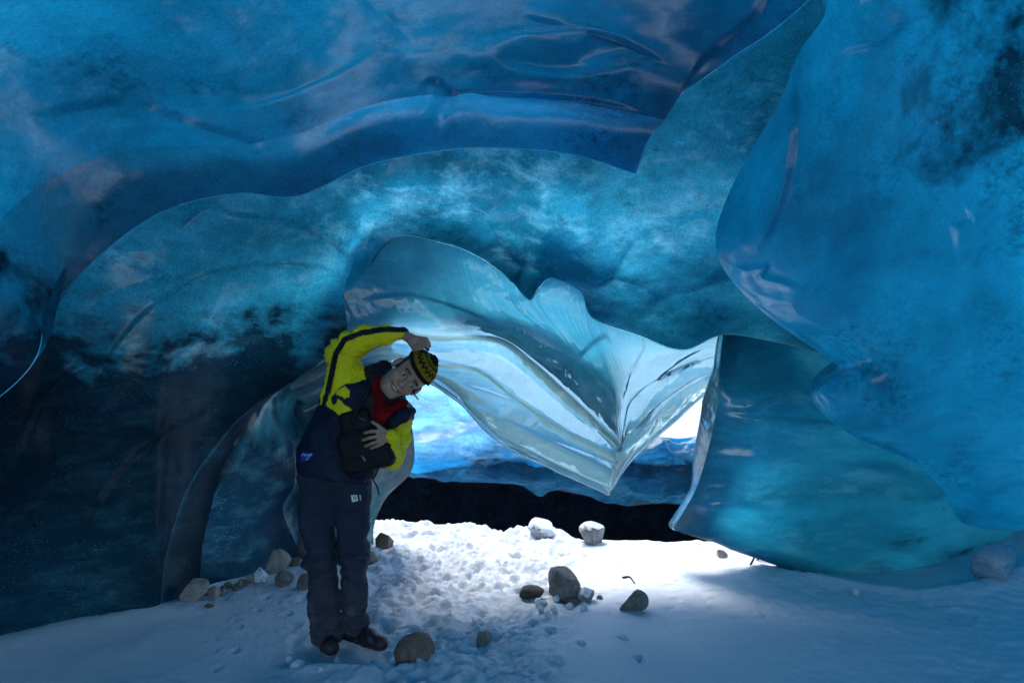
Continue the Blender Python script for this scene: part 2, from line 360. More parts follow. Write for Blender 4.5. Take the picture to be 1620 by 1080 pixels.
lip = [P(-560, 1230, 2.5), P(-250, 820, 2.8), P(30, 600, 3.1), P(75, 500, 3.3), P(140, 420, 3.5), P(250, 338, 3.66), P(370, 306, 3.74), P(470, 310, 3.78), P(580, 262, 3.80),
       P(680, 241, 3.82), P(770, 234, 3.82), P(900, 243, 3.78), P(1005, 274, 3.68)]
r_rdg = [P(-620, 1260, 2.3), P(-380, 740, 2.4), P(-120, 500, 2.6), P(-20, 370, 2.85), P(70, 290, 3.1), P(190, 240, 3.3), P(330, 225, 3.42), P(450, 218, 3.5), P(590, 165, 3.5),
         P(715, 147, 3.42), P(790, 150, 3.40), P(920, 158, 3.42), P(1052, 190, 3.42)]
r_bowl0 = [P(-680, 1300, 2.15), P(-460, 640, 2.15), P(-200, 400, 2.3), P(-100, 270, 2.5), P(0, 190, 2.7), P(150, 160, 2.95), P(300, 150, 3.1), P(440, 130, 3.2), P(600, 105, 3.28),
           P(720, 112, 3.30), P(800, 112, 3.32), P(930, 118, 3.30), P(1085, 140, 3.25)]
r_bowl = [P(-760, 1380, 2.0), P(-560, 500, 1.9), P(-300, 250, 2.0), P(-180, 130, 2.2), P(-60, 90, 2.4), P(110, 70, 2.65), P(280, 60, 2.8), P(440, 50, 2.9), P(610, 45, 2.98),
          P(730, 50, 3.08), P(820, 55, 3.1), P(950, 55, 3.02), P(1150, 95, 3.0)]
r_top = [P(-900, 1500, 1.75), P(-700, 300, 1.6), P(-420, 60, 1.65), P(-250, -50, 1.8), P(-120, -60, 1.95), P(70, -70, 2.15), P(260, -75, 2.3), P(440, -80, 2.4), P(620, -80, 2.45),
         P(750, -75, 2.5), P(850, -70, 2.52), P(980, -70, 2.5), P(1300, -20, 2.7)]
r_b1 = [np.array([x, 1.2, z]) for x, z in ((-3.0, -.2), (-2.95, 1.2), (-2.6, 2.1), (-2.2, 2.5), (-1.9, 2.65), (-1.4, 2.75), (-1.0, 2.8), (-.5, 2.85), (0, 2.9), (.3, 2.92), (.6, 2.92), (.9, 2.95), (1.5, 3.15))]
r_b2 = [p + np.array([0, -2.2, 0.15]) for p in r_b1]
r_b3 = [p*np.array([1.1, 1, 1]) + np.array([0, -4.0, -0.35]) for p in r_b1]
NU = 640
gA1 = surf([r_b3, r_b2, r_b1, r_top, r_bowl, r_bowl0, r_rdg], NU, 330)
gA1 = disp(gA1, 0.030, 0.95, 0.02, 1, ends(330, NU, bottom=0.16, right=0.06))
gA1 = crests(gA1, [([(660, 140), (690, 128), (722, 149), (800, 152), (900, 156), (970, 166), (1060, 193)], .028, 4, 13), ([(820, 25), (890, 40), (980, 68), (1062, 108)], .022, 3, 26), ([(600, 60), (520, 110), (420, 150), (330, 165)], .02, 10, 60), ([(40, 190), (190, 165), (330, 205), (470, 250)], .02, 8, 50), ([(1070, 160), (1120, 90), (1190, 30), (1230, -40)], .02, 5, 25)])
_x, _y = pix(gA1); _r = np.hypot((_x - 895)/75, (_y - 92)/24); _n = facing(gA1)
gA1 = gA1 + _n*(np.where(gA1[..., 1] > .5, 1, 0)*(0.045*np.exp(-(_r/0.8)**2) - 0.022*np.exp(-((_r - 1.5)/.5)**2)))[..., None]
gA2 = cr(np.stack([gA1[-1], 0.5*gA1[-1] + 0.5*cr(np.array(lip), NU) + np.array([0, 0.03, 0.055]), cr(np.array(lip), NU)]), 60)
gA2 = disp(gA2, 0.0, 1, 0.010, 4, ends(60, NU, top=0.2, bottom=0.2))
# left of the face the fold melts into the roof: ease the crease out there
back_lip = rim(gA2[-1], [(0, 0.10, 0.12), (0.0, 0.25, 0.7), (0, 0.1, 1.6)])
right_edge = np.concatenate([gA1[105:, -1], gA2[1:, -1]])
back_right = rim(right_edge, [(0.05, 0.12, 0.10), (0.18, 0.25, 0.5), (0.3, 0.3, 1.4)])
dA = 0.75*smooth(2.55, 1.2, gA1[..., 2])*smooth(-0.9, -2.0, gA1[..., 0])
roof = mesh_from_grids('ice_roof', [(gA1, {'dirt': dA, 'glow': 1.0 + 0.5*smooth(0.8, 1.0, np.linspace(0, 1, 330))[:, None]}), (gA2, {'glow': 1.0 + 1.3*smooth(-1.6, -0.4, gA2[..., 0]), 'milk_rimlight': 0.05, 'dirt': 0.75*smooth(2.55, 1.2, gA2[..., 2])}),
    (back_lip, {'glow': 0.6 + 2.0*np.linspace(1, 0, 16)[:, None]**5, 'milk_rimlight': np.linspace(1, 0, 16)[:, None]**4*0.7}), (back_right, {'glow': 0.6 + 2.0*np.linspace(1, 0, 16)[:, None]**5, 'milk_rimlight': np.linspace(1, 0, 16)[:, None]**6*0.5})], ICE_ROOF)  # lip whitened and its glow raised to paint a bright edge line
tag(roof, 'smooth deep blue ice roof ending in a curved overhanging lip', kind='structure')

# ------------------------------------------------------------------ ice: vault behind the lip running down into the dark left wall
low = [P(-420, 1300, 3.0), P(-150, 1110, 3.4), P(0, 1024, 3.74), P(100, 994, 3.95), P(180, 982, 4.1), P(246, 972, 4.2), P(262, 880, 4.32), P(292, 780, 4.45), P(340, 705, 4.55), P(400, 642, 4.62), P(470, 598, 4.7), P(535, 545, 4.78),
       P(570, 450, 4.8), P(620, 376, 4.74), P(700, 384, 4.72), P(750, 402, 4.70), P(795, 432, 4.68), P(835, 474, 4.64), P(852, 455, 4.70), P(874, 440, 4.73), P(918, 462, 4.74), P(938, 503, 4.70), P(1010, 530, 4.68), P(1080, 553, 4.6), P(1145, 528, 4.5), P(1230, 540, 4.4), P(1330, 560, 4.3), P(1480, 560, 4.3), P(1650, 500, 4.3)]
K = len(low)
tx = np.interp(np.arange(K), [0, 2, 5, 8, 11, 14, 18, 22, 26, 28], [-520, 0, 240, 400, 520, 650, 850, 1010, 1330, 1650])
ty = np.interp(tx, [-520, 0, 60, 150, 260, 420, 600, 800, 950, 1050, 1150, 1330, 1650], [760, 520, 430, 330, 265, 235, 190, 150, 150, 110, 40, -60, -160])
td = np.interp(tx, [-520, 0, 130, 300, 450, 600, 1000, 1330], [3.0, 3.35, 3.7, 4.0, 4.1, 4.2, 4.25, 4.1])
top = [P(a, b, c) for a, b, c in zip(tx, ty, td)]
def between(f, bul):
    r = []
    for k in range(K):
        pt, pb = np.array([tx[k], ty[k], td[k]]), None
        b = low[k]; bx, by = pix(b); q = (1 - f)*pt + f*np.array([bx, by, b[1]]); q[2] += bul[k]; r.append(P(*q))
    return r
kk = np.arange(K)
bul = np.interp(kk, [0, 4, 7, 11, 14, 20, 26], [0.0, -0.05, -0.05, 0.12, 0.28, 0.40, 0.3])
top0 = [t + np.array([0, -0.15, 0.9]) for t in top]
top00 = [t + np.array([0, -0.9, 1.5]) for t in top]
rowsB = [top00, top0, top, between(0.25, bul*0.75), between(0.5, bul), between(0.75, bul*0.8), low]
NB = 720
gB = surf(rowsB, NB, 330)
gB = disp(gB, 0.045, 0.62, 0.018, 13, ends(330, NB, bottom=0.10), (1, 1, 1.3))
gB = crests(gB, [([(130, 640), (210, 520), (320, 440), (460, 420), (560, 440)], .02, 6, 50), ([(330, 350), (430, 350), (520, 390), (600, 470)], .02, 8, 60), ([(780, 470), (820, 440), (830, 400), (800, 350)], .018, 4, 30), ([(20, 760), (60, 650), (110, 590), (190, 560)], .03, 8, 60), ([(120, 900), (170, 780), (260, 690), (360, 640)], .02, 8, 60)])
bx, by = pix(gB)
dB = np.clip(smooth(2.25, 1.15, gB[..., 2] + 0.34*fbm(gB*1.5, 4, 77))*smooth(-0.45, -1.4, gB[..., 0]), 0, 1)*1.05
edgeB = gB[-1]
i0 = int(NB*5/(K - 1))
i0 -= 14; wz = smooth(0.35, 1.2, edgeB[i0:, 2])[:, None]
backB = rim(edgeB[i0:], [np.array([0.02, 0.10, 0]) + wz*np.array([0, 0, 0.03]), np.array([0.05, 0.24, 0]) + wz*np.array([0, 0, 0.07]), np.array([0.05, 0.42, 0]) + wz*np.array([0, -0.02, 0.12])])
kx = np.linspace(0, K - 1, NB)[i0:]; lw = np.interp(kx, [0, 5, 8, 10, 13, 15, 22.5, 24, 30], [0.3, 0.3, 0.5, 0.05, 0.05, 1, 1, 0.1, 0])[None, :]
vault = mesh_from_grids('ice_vault', [(gB, {'dirt': dB, 'glow': (0.48 + 1.5*smooth(0.55, 1.0, np.linspace(0, 1, 330))[:, None])*(1 - 0.8*np.clip(dB, 0, 1)), 'milk_rimlight': 0.10*smooth(560, 760, by)*(1 - dB)}), (backB, {'milk_rimlight': np.linspace(1, 0, 16)[:, None]**5*0.6*lw, 'glow': 0.4 + 2.0*lw*np.linspace(1, 0, 16)[:, None]**5, 'dirt': np.broadcast_to(dB[-1, i0:]*1.0, (16, NB - i0))})], ICE_VAULT)  # glow falloff evens the vault's light; whitened rim paints the crest highlight
tag(vault, 'scalloped teal ice vault sinking into a dark layered left wall', kind='structure')

# ------------------------------------------------------------------ ice: glassy lobes at the foot of the left wall, beside the person
def lobe(name, rows, nu, nv, seed, label, dirt, back, side='right'):
    rows = [[p + np.array([0, 0.12, 0.9]) for p in rows[0]]] + rows
    g = surf(rows, nu, nv); g = disp(g, 0.03, 0.5, 0.015, seed, ends(nv, nu, right=0.12), (1, 1, 0.7))
    d = np.clip(dirt(g), 0, 1)
    e = g[:, -1]
    bk = rim(e, back)
    o = mesh_from_grids(name, [(g, {'dirt': d, 'milk_rimlight': 0.03, 'clear': 1.0}), (bk, {'milk_rimlight': np.linspace(1, 0, 16)[:, None]**5*0.35, 'dirt': 0.5})], ICE_LOBE)  # whitened rim paints a pale highlight along the lobe edge
    tag(o, label, 'ice formation', 'clear ice lobes along the left wall')
    return o
ICE_LOBE = ice_material('lobe_ice', (0.008, 0.03, 0.042), (0.018, 0.075, 0.10), (0.05, 0.14, 0.18), (0.42, 0.46, 0.55), (0.6, 1.2, 1.3), gloss=0.10, streak=(2.2, 2.2, 1.1), rot=(0, 0.6, 0), specks=0.3, grain=0.5, tmix=0.5, ior=1.45, refr=0.0)
rl = []
for l, c, r in (((380, 560, 5.1), (440, 560, 5.0), (520, 556, 4.95)), ((330, 640, 5.0), (400, 622, 4.92), (470, 596, 4.98)), ((290, 700, 4.95), (370, 665, 4.86), (436, 622, 5.02)), ((270, 760, 4.9), (350, 720, 4.82), (431, 662, 5.05)),
                ((250, 820, 4.85), (350, 775, 4.84), (462, 705, 5.12)), ((235, 880, 4.8), (350, 830, 4.92), (466, 765, 5.22)), ((215, 940, 4.7), (350, 885, 4.98), (448, 808, 5.34)), ((200, 985, 4.55), (350, 940, 4.85), (478, 880, 5.6)), ((200, 1030, 4.6), (350, 985, 4.9), (490, 920, 5.7))):
    l = (l[0] - 70, l[1] + 10, l[2] - 0.1)
    m1 = tuple(0.5*(np.array(l) + np.array(c)) + np.array([0, 0, -0.04])); m2 = tuple(0.5*(np.array(r) + np.array(c)) + np.array([0, 0, -0.06]))
    rl.append([P(*l), P(*m1), P(*c), P(*m2), P(*r)])
lobe('ice_lobe', rl, 150, 170, 61, 'dark glassy ice lobe bulging over stones at the left wall', lambda g: 0.75*smooth(1.25, 0.5, g[..., 2]) + 0.25, [(0.03, 0.1, 0.0), (0.12, 0.4, 0.02), (0.1, 0.9, 0.1)])
rl = []
for l, c, r in (((430, 540, 5.5), (520, 540, 5.4), (620, 560, 5.4)), ((420, 600, 5.4), (510, 585, 5.3), (640, 620, 5.45)), ((415, 660, 5.4), (500, 640, 5.3), (655, 700, 5.6)), ((415, 720, 5.45), (500, 700, 5.3), (650, 745, 5.7)),
                ((415, 780, 5.5), (500, 760, 5.4), (612, 785, 5.8)), ((420, 840, 5.6), (500, 820, 5.6), (592, 830, 6.0)), ((430, 920, 5.7), (500, 890, 5.9), (592, 880, 6.2))):
    rl.append([P(*l), P(*(0.5*(np.array(l) + np.array(c)))), P(*c), P(*(0.5*(np.array(r) + np.array(c)) + np.array([0, 0, -.1]))), P(*r)])
lobe('ice_lobe', rl, 110, 120, 63, 'pale grey ice lobe rising behind the standing person', lambda g: 0.35*smooth(1.0, 0.6, g[..., 2]) - 0.1, [(-0.03, 0.1, 0.0), (-0.15, 0.4, 0.0), (-0.5, 0.8, 0.1)])

# ------------------------------------------------------------------ ice: hanging drape
def R(*a): return [P(*x) for x in a]
d_top = R((420, 470, 4.9), (540, 380, 4.86), (620, 320, 4.92), (710, 320, 5.0), (790, 350, 5.0), (860, 345, 5.02), (930, 395, 5.05), (990, 450, 5.1), (1065, 480, 5.15), (1140, 470, 5.2), (1230, 470, 5.2))
d_m1 = R((430, 520, 4.85), (550, 440, 4.77), (640, 410, 4.84), (730, 430, 4.99), (800, 470, 5.02), (860, 470, 5.06), (930, 500, 5.06), (995, 520, 5.08), (1068, 525, 5.1), (1140, 520, 5.15), (1230, 520, 5.2))
d_m2 = R((440, 565, 4.85), (565, 500, 4.78), (665, 490, 4.84), (760, 500, 5.0), (850, 520, 5.05), (915, 560, 5.08), (970, 610, 5.06), (1003, 575, 5.12), (1070, 555, 5.12), (1140, 545, 5.15), (1230, 550, 5.2))
d_f1 = R((450, 585, 4.9), (580, 525, 4.82), (690, 531, 4.88), (785, 533, 4.84), (845, 572, 4.80), (915, 635, 4.76), (982, 700, 4.76), (1004, 625, 5.02), (1068, 588, 5.05), (1139, 562, 5.12), (1230, 570, 5.2))
d_g1 = R((455, 600, 4.95), (588, 545, 4.90), (692, 556, 4.98), (775, 560, 4.97), (838, 600, 4.95), (905, 655, 4.90), (980, 712, 4.80), (1004, 655, 4.99), (1067, 605, 5.06), (1139, 575, 5.13), (1230, 580, 5.2))
d_f2 = R((460, 615, 5.0), (594, 560, 4.92), (694, 573, 4.95), (760, 585, 4.90), (826, 632, 4.85), (897, 680, 4.81), (976, 722, 4.78), (1004, 675, 4.97), (1066, 622, 5.07), (1138, 585, 5.14), (1230, 590, 5.2))
d_g2 = R((470, 630, 5.05), (600, 575, 4.98), (682, 590, 5.02), (735, 612, 4.98), (800, 660, 4.93), (880, 708, 4.87), (968, 745, 4.80), (1002, 700, 4.96), (1064, 648, 5.08), (1138, 598, 5.15), (1230, 600, 5.2))
d_low = R((480, 650, 5.1), (607, 590, 5.0), (668, 600, 5.10), (722, 634, 5.05), (786, 696, 4.98), (872, 740, 4.90), (963, 781, 4.82), (1003, 724, 4.97), (1060, 674, 5.08), (1137, 614, 5.16), (1230, 615, 5.2))
def cols_more(row):                     # extra columns that sharpen the hanging tip and the crease beside it
    r = list(row); a, t_, c = r[5], r[6], r[7]
    return r[:6] + [0.16*a + 0.84*t_, t_, 0.80*t_ + 0.20*c] + r[7:]
def back(row, dx, dy, dd):              # the same line a little lower and further back: the far side of a fold
    o = []
    for k, p in enumerate(row):
        w = 1.0 if k < 7 else 0.12
        x, y = pix(p); o.append(P(x + dx*w, y + dy*(w if dy > 0 else 1), p[1] + dd*w))
    return o
d_f1b, d_f2b = back(d_f1, -5, 9, 0.10), back(d_f2, -4, 8, 0.07)
d_e0 = back(d_low, 2, -13, 0.012); d_e1 = back(d_low, 1, -8, 0.035)
d_m3 = [0.35*a + 0.65*b_ for a, b_ in zip(d_m2, d_f1)]
rowsF = [cols_more(r) for r in (d_top, d_m1, d_m2, d_m3, d_f1, d_f1b, d_g1, d_f2, d_f2b, d_g2, d_e0, d_e1, d_low)]
d_up = [p + np.array([0, 0.05, 0.08 + 0.32*float(smooth(0.6, 1.1, p[0]))]) for p in rowsF[0]]
NF, MF = 460, 380
gF0 = surf([d_up, [0.5*(a + b_) for a, b_ in zip(d_up, rowsF[0])], rowsF[0]], NF, 20)
gF = surf(rowsF, NF, MF)
gF = disp(gF, 0.016, 0.4, 0.006, 71, ends(MF, NF, bottom=0.08), (1, 1, 0.6))
gF = crests(gF, [([(1000, 690), (1030, 620), (1070, 580), (1130, 545)], .02, 4, 14), ([(1005, 700), (1050, 640), (1090, 610), (1130, 590)], .016, 3, 12), ([(915, 570), (940, 545), (965, 530)], .02, 4, 12), ([(990, 640), (1000, 590), (1020, 550), (1015, 520)], .02, 3, 14),
                 ([(700, 620), (780, 655), (850, 690), (960, 735)], .014, 4, 14), ([(720, 605), (800, 630), (850, 665)], .014, 3, 12), ([(560, 480), (640, 470), (720, 490), (790, 520)], .014, 5, 30)])
vv = np.linspace(0, 1, MF)[:, None]; uu = np.linspace(0, 1, NF)[None, :]
milkF = 0.12*smooth(0.3, 0.8, vv) + 0.45*smooth(0.05, 0.45, fbm(gF*np.array([3.5, 3.5, 9.0]), 4, 75))*smooth(0.55, 0.3, uu)*smooth(0.42, 0.25, vv)
bkF = rim(gF[-1], [(0.0, 0.05, -0.012), (0.01, 0.12, 0.02), (0.02, 0.32, 0.30), (0.02, 0.5, 1.0)], 0.014)
drape = mesh_from_grids('ice_drape', [gF0, (gF, {'milk_rimlight': milkF, 'clear': smooth(0.16, 0.36, vv + 0.12*smooth(0.5, 0.8, uu))}), (bkF, {'clear': 1.0, 'milk_rimlight': np.linspace(1, 0, 16)[:, None]**4*0.7})], ICE_DRAPE)
tag(drape, 'pale translucent ice drape hanging in folds to a pointed tip above snow', 'ice formation')

# ------------------------------------------------------------------ ice: right panel standing on the snow
eL = [(1190, 380, 4.9), (1168, 445, 4.92), (1145, 525, 4.9), (1138, 590, 4.9), (1136, 640, 4.92), (1119, 715, 4.97), (1100, 775, 5.02), (1068, 832, 5.1), (1075, 838, 5.12)]
rowsE = []
mid = [0, 0, 0, -.02, -.10, -.08, -.04, 0, 0.05]
botx = [(1150, 858, 5.18), (1232, 890, 5.32), (1335, 912, 5.4), (1440, 910, 5.5), (1560, 880, 5.75), (1700, 880, 6.0)]
for k, (x, y, d) in enumerate(eL):
    f = np.interp(k, [0, 3, 4, 7, 8], [0, .35, .5, .96, 1])
    row = [P(x, y, d)]
    for j, (b0, b1, b2) in enumerate(botx):
        xx = x + (b0 - 1068)*np.interp(k, [0, 7, 8], [0.9, 1, 1]); yy = y + (b1 - 832)*np.interp(k, [0, 4, 7, 8], [0.3, 0.45, 1, 1.02])
        if k == 4: yy = y + [6, 22, 32, 40, 60, 60][j]
        row.append(P(xx, yy, d + (b2 - 5.1)*0.9 + mid[k]*(1 if j < 4 else 0)))
    rowsE.append(row)
rowsE.append([p + np.array([0.02, 0.07, 0.01]) for p in rowsE[-1]]); rowsE.append([p + np.array([0.16, 0.08, 0.30]) for p in rowsE[-1]])
rowsE = [[p + np.array([0.1, 0.1, 1.5]) for p in rowsE[0]], [p + np.array([0.06, 0.06, 0.7]) for p in rowsE[0]]] + rowsE
gE = surf(rowsE, 200, 240); gE = disp(gE, 0.025, 0.5, 0.012, 81, ends(240, 200, left=0.06), (0.6, 1, 2.0))
gE = crests(gE, [([(1135, 655), (1200, 662), (1260, 668), (1330, 672)], .022, 4, 22), ([(1105, 775), (1150, 772), (1215, 780)], .016, 8, 16), ([(1100, 800), (1160, 800), (1220, 805)], .018, 6, 16), ([(1290, 760), (1380, 740), (1470, 770)], .02, 8, 40)])
left = gE[40:190, 0]
ro = []
st = cr(np.stack([left, left + np.array([-0.035, 0.10, 0.0])*np.interp(np.linspace(0, 8, 150), [0, 3, 4.2, 5.4, 6.5, 7.5, 8], [0.2, 0.7, 1.9, 1.6, .5, .9, 0])[:, None], left + np.array([0.02, 0.17, 0.01]), left + np.array([0.12, 0.26, 0.04])]), 24)
bkE = st
panel = mesh_from_grids('ice_slab', [(gE, {'glow': 1.3 - 0.85*smooth(1.5, 2.3, gE[..., 0]), 'dirt': 0.25*smooth(2.2, 3.2, gE[..., 0])*smooth(0.9, 0.2, gE[..., 2])}), (bkE, {'clear': 1.0, 'milk_rimlight': np.linspace(0.25, 0.0, 24)[:, None]})], ICE_PANEL)  # glow paints the left brighter against a shadow; glow and dirt dim the right
tag(panel, 'teal ice slab with a sharp glassy edge standing on the snow', 'ice formation')

# ------------------------------------------------------------------ ice: big blue bulge on the right
sil = [(1300, -25, 2.9), (1278, 75, 3.15), (1240, 165, 3.35), (1190, 240, 3.5), (1152, 310, 3.6), (1132, 385, 3.65), (1160, 447, 3.8), (1230, 512, 3.95), (1318, 572, 4.12), (1324, 592, 4.16), (1284, 627, 4.1), (1340, 684, 4.3), (1450, 735, 4.7), (1500, 785, 4.9), (1527, 829, 5.1), (1620, 838, 5.4), (1760, 850, 5.5)]
ex = np.interp(range(17), [0, 5, 8, 12, 16], [1900, 1950, 1950, 1950, 2050]); ey = np.interp(range(17), [0, 5, 8, 12, 14, 16], [-420, 230, 400, 620, 740, 900]); ed = np.interp(range(17), [0, 5, 8, 12, 16], [1.7, 2.3, 2.5, 2.9, 3.6])
tt = [0, 0.03, 0.11, 0.28, 0.55, 1.0]; bl = [0, -0.07, -0.16, -0.16, -0.10, 0]
cols = []
ss = np.array(sil, float); s_in = ss.copy()
for _ in range(3): s_in[1:-1] = 0.25*s_in[:-2] + 0.5*s_in[1:-1] + 0.25*s_in[2:]
for k, s in enumerate(sil):
    s = np.array(s, float); e = np.array([ex[k], ey[k], ed[k]])
    r = [P(*((s + (s_in[k] - s)*min(1, t/0.2)) + (e - (s + (s_in[k] - s)*min(1, t/0.2)))*t + np.array([0, 0, b]))) for t, b in zip(tt, bl)]
    q = r[-1]; r.append(np.array([q[0] + 0.9, 0.6, q[2] - 0.05])); r.append(np.array([q[0] + 1.2, -1.8, q[2]])); r.append(np.array([q[0] + 1.0, -3.2, q[2]*0.9]))
    cols.append(r)
cols.insert(0, [p + np.array([-0.45, 0.12, 0.55]) for p in cols[0]]); cols.insert(0, [p + np.array([-0.9, 0.1, 0.25]) for p in cols[0]])
last = [p.copy() for p in cols[-1]]
for p in last: p[2] = -0.3; p[0] += 0.2
cols.append(last)
gC = surf(cols, 420, 420)
gC = disp(gC, 0.045, 0.75, 0.02, 91, ends(420, 420, left=0.08), (1, 1, 0.7))
gC = crests(gC, [([(1150, 418), (1180, 424), (1212, 420), (1206, 436), (1240, 445), (1275, 458)], .016, 3, 10), ([(1290, 20), (1262, 120), (1250, 240), (1230, 330), (1180, 420)], .03, 8, 50), ([(1440, 20), (1390, 60), (1330, 80), (1280, 150)], .03, 10, 40), ([(1290, 630), (1330, 600), (1390, 575)], .03, 6, 40), ([(1500, 360), (1540, 350), (1530, 320)], .02, 4, 30)])
outl = gC[:, 0]; nsi = len(outl)
ww = np.interp(np.linspace(0, 19, nsi), [0, 8, 11, 19], [1, 1, 0.6, 0.6])[:, None]
bkC = cr(np.stack([outl, outl + np.array([0.015, 0.05, 0.01]), outl + np.array([0.10, 0.22, 0.05])*ww, outl + np.array([0.45, 0.7, 0.25])*ww, outl + np.array([1.3, 1.1, 0.6])]), 24)
bulge = mesh_from_grids('ice_bulge', [(gC, {'glow': 1.35, 'dirt': 0.62*smooth(1.3, 2.1, gC[..., 0])*smooth(1.9, 2.6, gC[..., 2])}), (bkC, {'milk_rimlight': np.linspace(1, 0, 24)[:, None]**5*0.25})], ICE_RIGHT)
tag(bulge, 'huge smooth bright blue ice bulge overhanging the snow on the right', 'ice formation')

# ------------------------------------------------------------------ far chamber: pale ice wall under open sky, dark hollow below it
f_top = R((380, 480, 9.0), (560, 520, 9.4), (700, 560, 9.6), (850, 620, 9.6), (960, 670, 9.6), (1050, 691, 9.6), (1110, 686, 9.6), (1200, 640, 9.4), (1330, 560, 8.6))
f_a = R((380, 560, 8.9), (560, 590, 9.1), (700, 625, 9.2), (850, 665, 9.2), (960, 690, 9.3), (1050, 703, 9.4), (1110, 700, 9.4), (1200, 670, 9.2), (1330, 620, 8.5))
f_b = R((380, 640, 8.6), (560, 670, 8.7), (700, 680, 8.8), (850, 705, 8.9), (960, 715, 9.1), (1050, 722, 9.2), (1110, 720, 9.2), (1200, 700, 9.1), (1330, 680, 8.4))
f_c = R((380, 720, 8.4), (560, 730, 8.5), (700, 735, 8.6), (850, 748, 8.8), (960, 752, 9.0), (1050, 760, 9.1), (1110, 762, 9.1), (1200, 750, 9.0), (1330, 740, 8.4))
f_d = R((380, 770, 8.7), (560, 765, 8.8), (700, 757, 9.0), (850, 775, 9.2), (960, 790, 9.3), (1050, 800, 9.4), (1110, 810, 9.4), (1200, 800, 9.2), (1330, 790, 8.6))
f_e = [p + np.array([0, 1.6, -0.05]) for p in f_d]; f_f = [p + np.array([0, 3.0, -0.9]) for p in f_d]; f_g = [p + np.array([0, 1.5, -2.0]) for p in f_d]
g1 = surf([f_top, f_a, f_b, f_c, f_d], 150, 110)
g1 = disp(g1, 0.16, 0.75, 0.12, 101, ends(110, 150, top=0.1), (1, 1, 1.6))
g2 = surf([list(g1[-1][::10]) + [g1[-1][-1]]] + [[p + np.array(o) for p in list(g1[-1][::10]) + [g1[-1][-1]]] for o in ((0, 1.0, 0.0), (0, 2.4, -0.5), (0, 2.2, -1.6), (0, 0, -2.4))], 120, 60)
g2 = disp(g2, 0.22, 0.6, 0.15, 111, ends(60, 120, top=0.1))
gx = g1[..., 0]
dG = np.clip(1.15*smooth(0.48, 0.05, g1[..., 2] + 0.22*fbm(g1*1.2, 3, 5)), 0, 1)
ICE_FAR = ice_material('far_ice', (0.008, 0.10, 0.19), (0.03, 0.24, 0.42), (0.16, 0.46, 0.64), (0.75, 0.84, 0.92), (0.6, 1.15, 1.3), gloss=0.4, specks=0.3, streak=(0.8, 0.8, 2.5), ior=1.2)
far = mesh_from_grids('far_ice_wall', [(g1, {'dirt': dG, 'glow': 1.8, 'milk_rimlight': 0.5*smooth(0.5, -0.8, gx)*smooth(0.4, 0.7, g1[..., 2])})], ICE_FAR)
tag(far, 'pale blue sunlit ice wall in the far chamber', kind='structure')
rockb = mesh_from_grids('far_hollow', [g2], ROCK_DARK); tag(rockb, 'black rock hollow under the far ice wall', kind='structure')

# ------------------------------------------------------------------ unseen ice sheet added over the cave to diffuse and shade daylight, and the snow slope outside
GLACIER = NT('glacier_snow_ice'); _p = GLACIER.n('ShaderNodeNewGeometry').outputs['Position']
_c = GLACIER.ramp(GLACIER.noise(_p, 0.6, 4), [(0.3, (0.19, 0.41, 0.52)), (0.7, (0.29, 0.56, 0.69))])
GLACIER = GLACIER.done(GLACIER.n('ShaderNodeMixShader', i_0=0.7, i_1=GLACIER.n('ShaderNodeBsdfDiffuse', i_Color=(0.8, 0.85, 0.9, 1)).outputs[0], i_2=GLACIER.n('ShaderNodeBsdfTranslucent', i_Color=_c).outputs[0]).outputs[0])
gr_rows = []
for y, hz in ((-5.2, 5.0), (-3, 5.6), (0, 6.0), (3, 5.8), (4.6, 5.0), (5.6, 4.1)):
    gr_rows.append([np.array(q) for q in ((-6.5, y, -1.0), (-5.8, y, 2.0), (-4.0, y, hz - 0.8), (-1.5, y, hz), (1.5, y, hz), (4.0, y, hz - 0.6), (6.6, y, 2.2), (7.4, y, -1.0))])
gg = surf(gr_rows, 60, 60); gg = disp(gg, 0.3, 2.5, 0.1, 121)
tag(mesh_from_grids('glacier_diffuser', [gg], GLACIER), 'unseen glacial ice sheet over the cave, added to diffuse daylight', kind='structure')
sx, sy = np.meshgrid(np.linspace(-60, 60, 90), np.concatenate([np.linspace(10.1, 20, 40), np.linspace(20.5, 120, 50)]))
sz = 0.35 + 0.20*(sy - 10.1) + 0.4*fbm(np.stack([sx*0.3, sy*0.3, 0*sx], -1), 4, 131)*smooth(10, 13, sy)
tag(mesh_from_grids('snow_slope', [np.stack([sx, sy, sz], -1)], SNOW), 'sunlit snow slope outside beyond the far ice wall', kind='structure')
